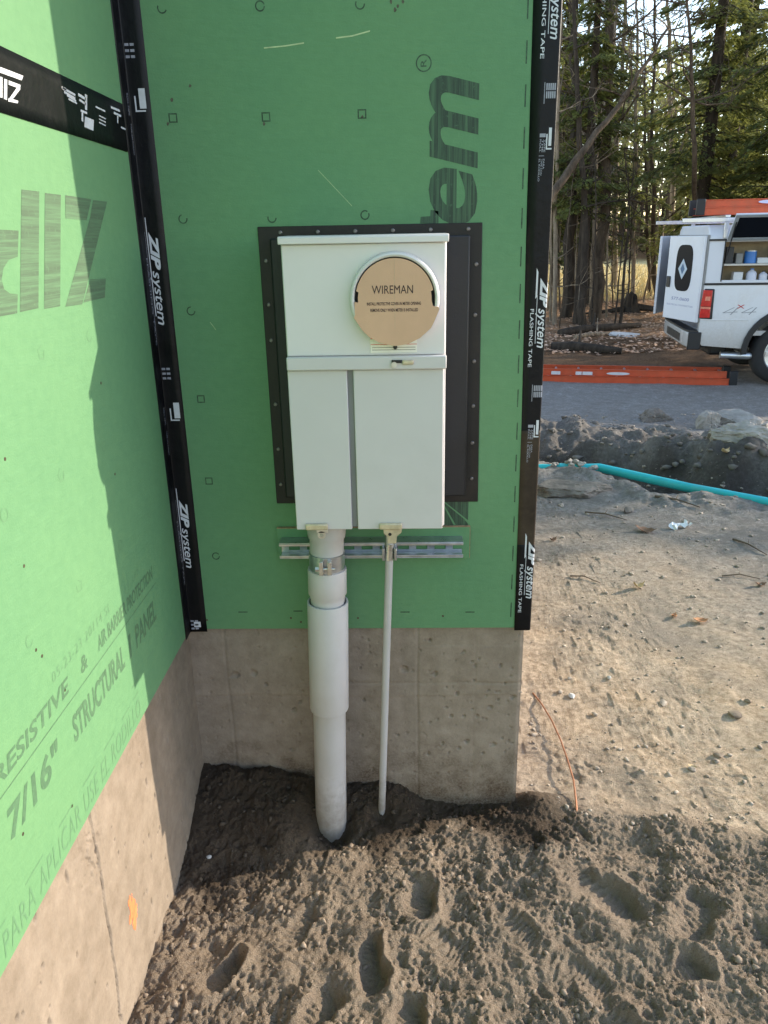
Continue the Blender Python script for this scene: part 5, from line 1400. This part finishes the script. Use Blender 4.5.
bare_tree(7, [on_ground(656, 22.5), P3(654, 260, 22.5), P3(652, 160, 22.5), P3(656, -20, 22.5)], .09, m_bark_g, 6, 1.8, 3, label='left one of two slender trunks beside the truck doors')
bare_tree(8, [on_ground(649, 23.5), P3(648, 250, 23.5), P3(646, 150, 23.5), P3(644, 0, 23.5)], .06, m_bark_g, 6, 1.8, 2, label='thinner trunk just left of the slender one by the truck doors')
bare_tree(9, [on_ground(700, 19.5), P3(694, 160, 15.4), P3(692, 70, 15.0), P3(686, -30, 14.8)], .06, m_bark_g, 16, 2.6, 3, label='bare grey tree spreading fine twigs over the evergreens top right', lo=.5)
bare_tree(10, [on_ground(555, 15.8), P3(556, 180, 15.8), P3(560, 40, 15.8), P3(566, -60, 15.8)], .05, m_bark_p, 9, 1.6, 3, label='thin pale tree close against the house corner')
bare_tree(11, [on_ground(612, 27), P3(618, 130, 27), P3(626, 10, 27), P3(630, -80, 27)], .10, m_bark_p, 14, 3.4, 3, label='pale bare tree far back with bright twigs top middle')
bare_tree(12, [on_ground(671, 29), P3(672, 130, 29), P3(668, 10, 29), P3(664, -80, 29)], .10, m_bark_p, 14, 3.6, 3, label='pale bare tree far back above the slender trunks')
bare_tree(13, [on_ground(574, 25), P3(580, 130, 25), P3(590, 10, 25), P3(596, -80, 25)], .08, m_bark_p, 12, 3.0, 3, label='pale bare tree far back behind the thick dark trunk')
bare_tree(14, [on_ground(622, 15.8), P3(625, 265, 15.8), P3(630, 210, 15.9), P3(624, 150, 16.0)], .035, m_bark_d, 6, .9, 2, label='dark crooked sapling standing before the bright field', lo=.4)
# saplings: two kinds copied about
r_ = random.Random(8)
saps = []
for sd_, m_ in ((31, m_bark_p), (32, m_bark_g), (33, m_bark_d)):
    q_ = Vector((0, 0, 0)); rr = random.Random(sd_)
    saps.append([bare_tree(sd_, [(0, 0, 0), (rr.uniform(-.2, .2), .05, 1.3), (rr.uniform(-.3, .3), .1, 2.7), (rr.uniform(-.5, .5), 0, 4.2)], .022, m_, 9, .9, 2, name='sapling', label='thin leafless sapling among the trunks left of the truck', group='leafless saplings', lo=.1), 0])
k = 0
for (px_, y_) in ((551, 16.2), (561, 18.5), (576, 18.2), (580, 16.4), (589, 17.6), (593, 15.0), (607, 17.2), (613, 20), (616, 15.2), (642, 21), (560, 15.0), (571, 21), (603, 21.5), (586, 21), (628, 18.7), (547, 19)):
    g_ = on_ground(px_, y_); e_ = saps[k % 3]
    o_ = e_[0] if e_[1] == 0 else copy_tree(e_[0]); e_[1] += 1
    o_.location = g_; o_.rotation_euler = (0, 0, r_.uniform(0, 6)); s_ = r_.uniform(.7, 1.25); o_.scale = (s_, s_, s_); k += 1
# broken stump, logs and the pale flat stone at the edge of the woods
x_, y_ = on_ground(630, 18.2).xy
st = thing('tree_stump', 'dark broken stump standing on the leaf litter before the bright field', 'stump', (x_, y_, gz(x_, y_)))
rg = random.Random(5)
sv = MB(); n_ = 14; prof_ = []
for lev, (zz, rr) in enumerate(((-.2, .28), (.0, .24), (.15, .17), (.28, .15))):
    for j in range(n_): sv.v.append((rr * (1 + .15 * math.sin(3 * j)) * math.cos(2 * PI * j / n_), rr * (1 + .15 * math.cos(2 * j)) * math.sin(2 * PI * j / n_), zz + (rg.uniform(-.12, .26) if lev == 3 else 0)))
sv.v.append((0, 0, .2))
for l_ in range(3):
    for j in range(n_): sv.f.append((l_ * n_ + j, l_ * n_ + (j + 1) % n_, (l_ + 1) * n_ + (j + 1) % n_, (l_ + 1) * n_ + j))
for j in range(n_): sv.f.append((3 * n_ + j, 3 * n_ + (j + 1) % n_, 4 * n_))
sv.build('stump_wood', m_bark_d, st)
MB().tube([(.1, 0, .15), (.7, -.1, .06), (1.3, -.1, .03)], [.09, .07, .03], 7).tube([(-.1, 0, .1), (-.7, -.2, .05), (-1.2, -.25, .02)], [.08, .05, .02], 7).build('root', m_bark_d, st, smooth=True)
for lab_, a_, c_, rr, m_ in (('fallen dark log across the leaf litter by the thick trunks', (560, 332), (640, 326), .09, m_bark_d), ('pale fallen branch lying on the leaves', (575, 338), (628, 330), .045, m_bark_p), ('dark rotten log at the edge of the gravel', (552, 346), (622, 350), .10, m_bark_d)):
    p_ = hitZ(*a_, -.3); q_ = hitZ(*c_, -.3); p_ = Vector((p_[0], p_[1], gz(p_[0], p_[1]) + rr * .6)); q_ = Vector((q_[0], q_[1], gz(q_[0], q_[1]) + rr * .5)); d_ = q_ - p_
    o = MB().tube([Vector((0, 0, 0)), d_ * .3 + Vector((0, .05, .03)), d_ * .65 + Vector((0, -.04, .02)), d_], [rr, rr * .95, rr * .8, rr * .55], 9).tube([d_ * .4, d_ * .46 + Vector((0, .3, .3))], [rr * .4, rr * .15], 5).build('fallen_log', m_, smooth=True)
    o.location = p_; tagp(o, lab_, 'log')
p_ = hitZ(622, 334, -.3); boulder('flat_stone', 'long pale flat stone at the edge of the woods', (p_[0], p_[1], gz(p_[0], p_[1]) + .03), (.42, .3, .08), 88, m_white_stone, 'stone', -.2, 3)
# leaf litter
rs = np.random.RandomState(9); n = 13000
y_ = 11.2 + 13 * rs.rand(n) ** 1.1; x_ = .575 + (y_ + 1.8) * rs.uniform(.12, .66, n)
z_ = height(x_, y_); a_ = rs.rand(n) * 2 * PI; L_ = .026 + .028 * rs.rand(n); tl_ = rs.normal(0, .5, n)
d1_ = np.stack([np.cos(a_), np.sin(a_), .35 * tl_], 1) * L_[:, None]; d2_ = np.stack([-np.sin(a_), np.cos(a_), .5 * rs.normal(0, .6, n)], 1) * (L_ * .5)[:, None]
c_ = np.stack([x_, y_, z_ + .03], 1)
V_ = np.stack([c_ - d1_, c_ - d2_ * .9, c_ + d1_, c_ + d2_], 1).reshape(-1, 3)
m_lit, nt, b = new_mat('leaf_litter'); b.inputs['Roughness'].default_value = .75
nn = noise(nt, 14, 2); nt.links.new(ramp(nt, nn.outputs[0], [(.3, (.18, .10, .06)), (.5, (.50, .30, .18)), (.7, (.74, .53, .38))]).outputs[0], b.inputs['Base Color'])
tagp(mesh_np('leaf_litter', V_, np.arange(len(V_)).reshape(-1, 4), m_lit), kind='stuff')
# dry grass on the field beyond
n = 9000; y_ = rs.uniform(22, 38, n); x_ = .575 + (y_ + 1.8) * rs.uniform(.10, .70, n); z_ = height(x_, y_)
a_ = rs.rand(n) * 2 * PI; h_ = .10 + .22 * rs.rand(n); wv_ = .02 + .02 * rs.rand(n)
side_ = np.stack([np.cos(a_) * wv_, np.sin(a_) * wv_, 0 * a_], 1); tip_ = np.stack([rs.normal(0, .08, n), rs.normal(0, .08, n), h_], 1); c_ = np.stack([x_, y_, z_ - .02], 1)
V_ = np.stack([c_ - side_, c_ + side_, c_ + tip_ + side_ * .2, c_ + tip_ - side_ * .2], 1).reshape(-1, 3)
tagp(mesh_np('dry_grass', V_, np.arange(len(V_)).reshape(-1, 4), mat('dry_grass', (.72, .57, .28), .8, 0, .3, 3)), kind='stuff')
# the far side of the wood, one mass of leaves and thin stems
n = 60000; y_ = rs.uniform(42, 62, n); x_ = rs.uniform(-6, 44, n) ; top = 9.5 + 3 * fbm(x_ * .12, y_ * .1, 95, 3) + .10 * (y_ - 42)
z_ = height(x_, y_) + top * rs.rand(n) ** .85
keep = (fbm(x_ * .35, z_ * .45 + y_ * .2, 96, 3) > -.34) & (-.366 * x_ + .93 * y_ > 32.5)
x_, y_, z_ = x_[keep], y_[keep], z_[keep]; n = len(x_)
d1_ = rs.normal(0, 1, (n, 3)); d1_ /= np.linalg.norm(d1_, axis=1)[:, None]; d2_ = np.cross(d1_, rs.normal(0, 1, (n, 3))); d2_ /= np.linalg.norm(d2_, axis=1)[:, None]
s_ = rs.uniform(.10, .30, n)[:, None]; c_ = np.stack([x_, y_, z_], 1)
V_ = np.stack([c_ - d1_ * s_, c_ - d2_ * s_ * .5, c_ + d1_ * s_, c_ + d2_ * s_ * .5], 1).reshape(-1, 3)
tagp(mesh_np('far_woods', V_, np.arange(len(V_)).reshape(-1, 4), m_far), kind='stuff')
mb = MB()
for i in range(170):
    x0_ = rs.uniform(-4, 40); y0_ = max(rs.uniform(42, 60), (33 + .366 * x0_) / .93); z0_ = gz(x0_, y0_); h_ = rs.uniform(6, 12)
    mb.tube([(x0_, y0_, z0_ - .3), (x0_ + rs.normal(0, .3), y0_, z0_ + h_ * .5), (x0_ + rs.normal(0, .6), y0_, z0_ + h_)], [.13, .09, .03], 5, False)
tagp(mb.build('far_trunks', m_bark_g, fix=False), kind='stuff')
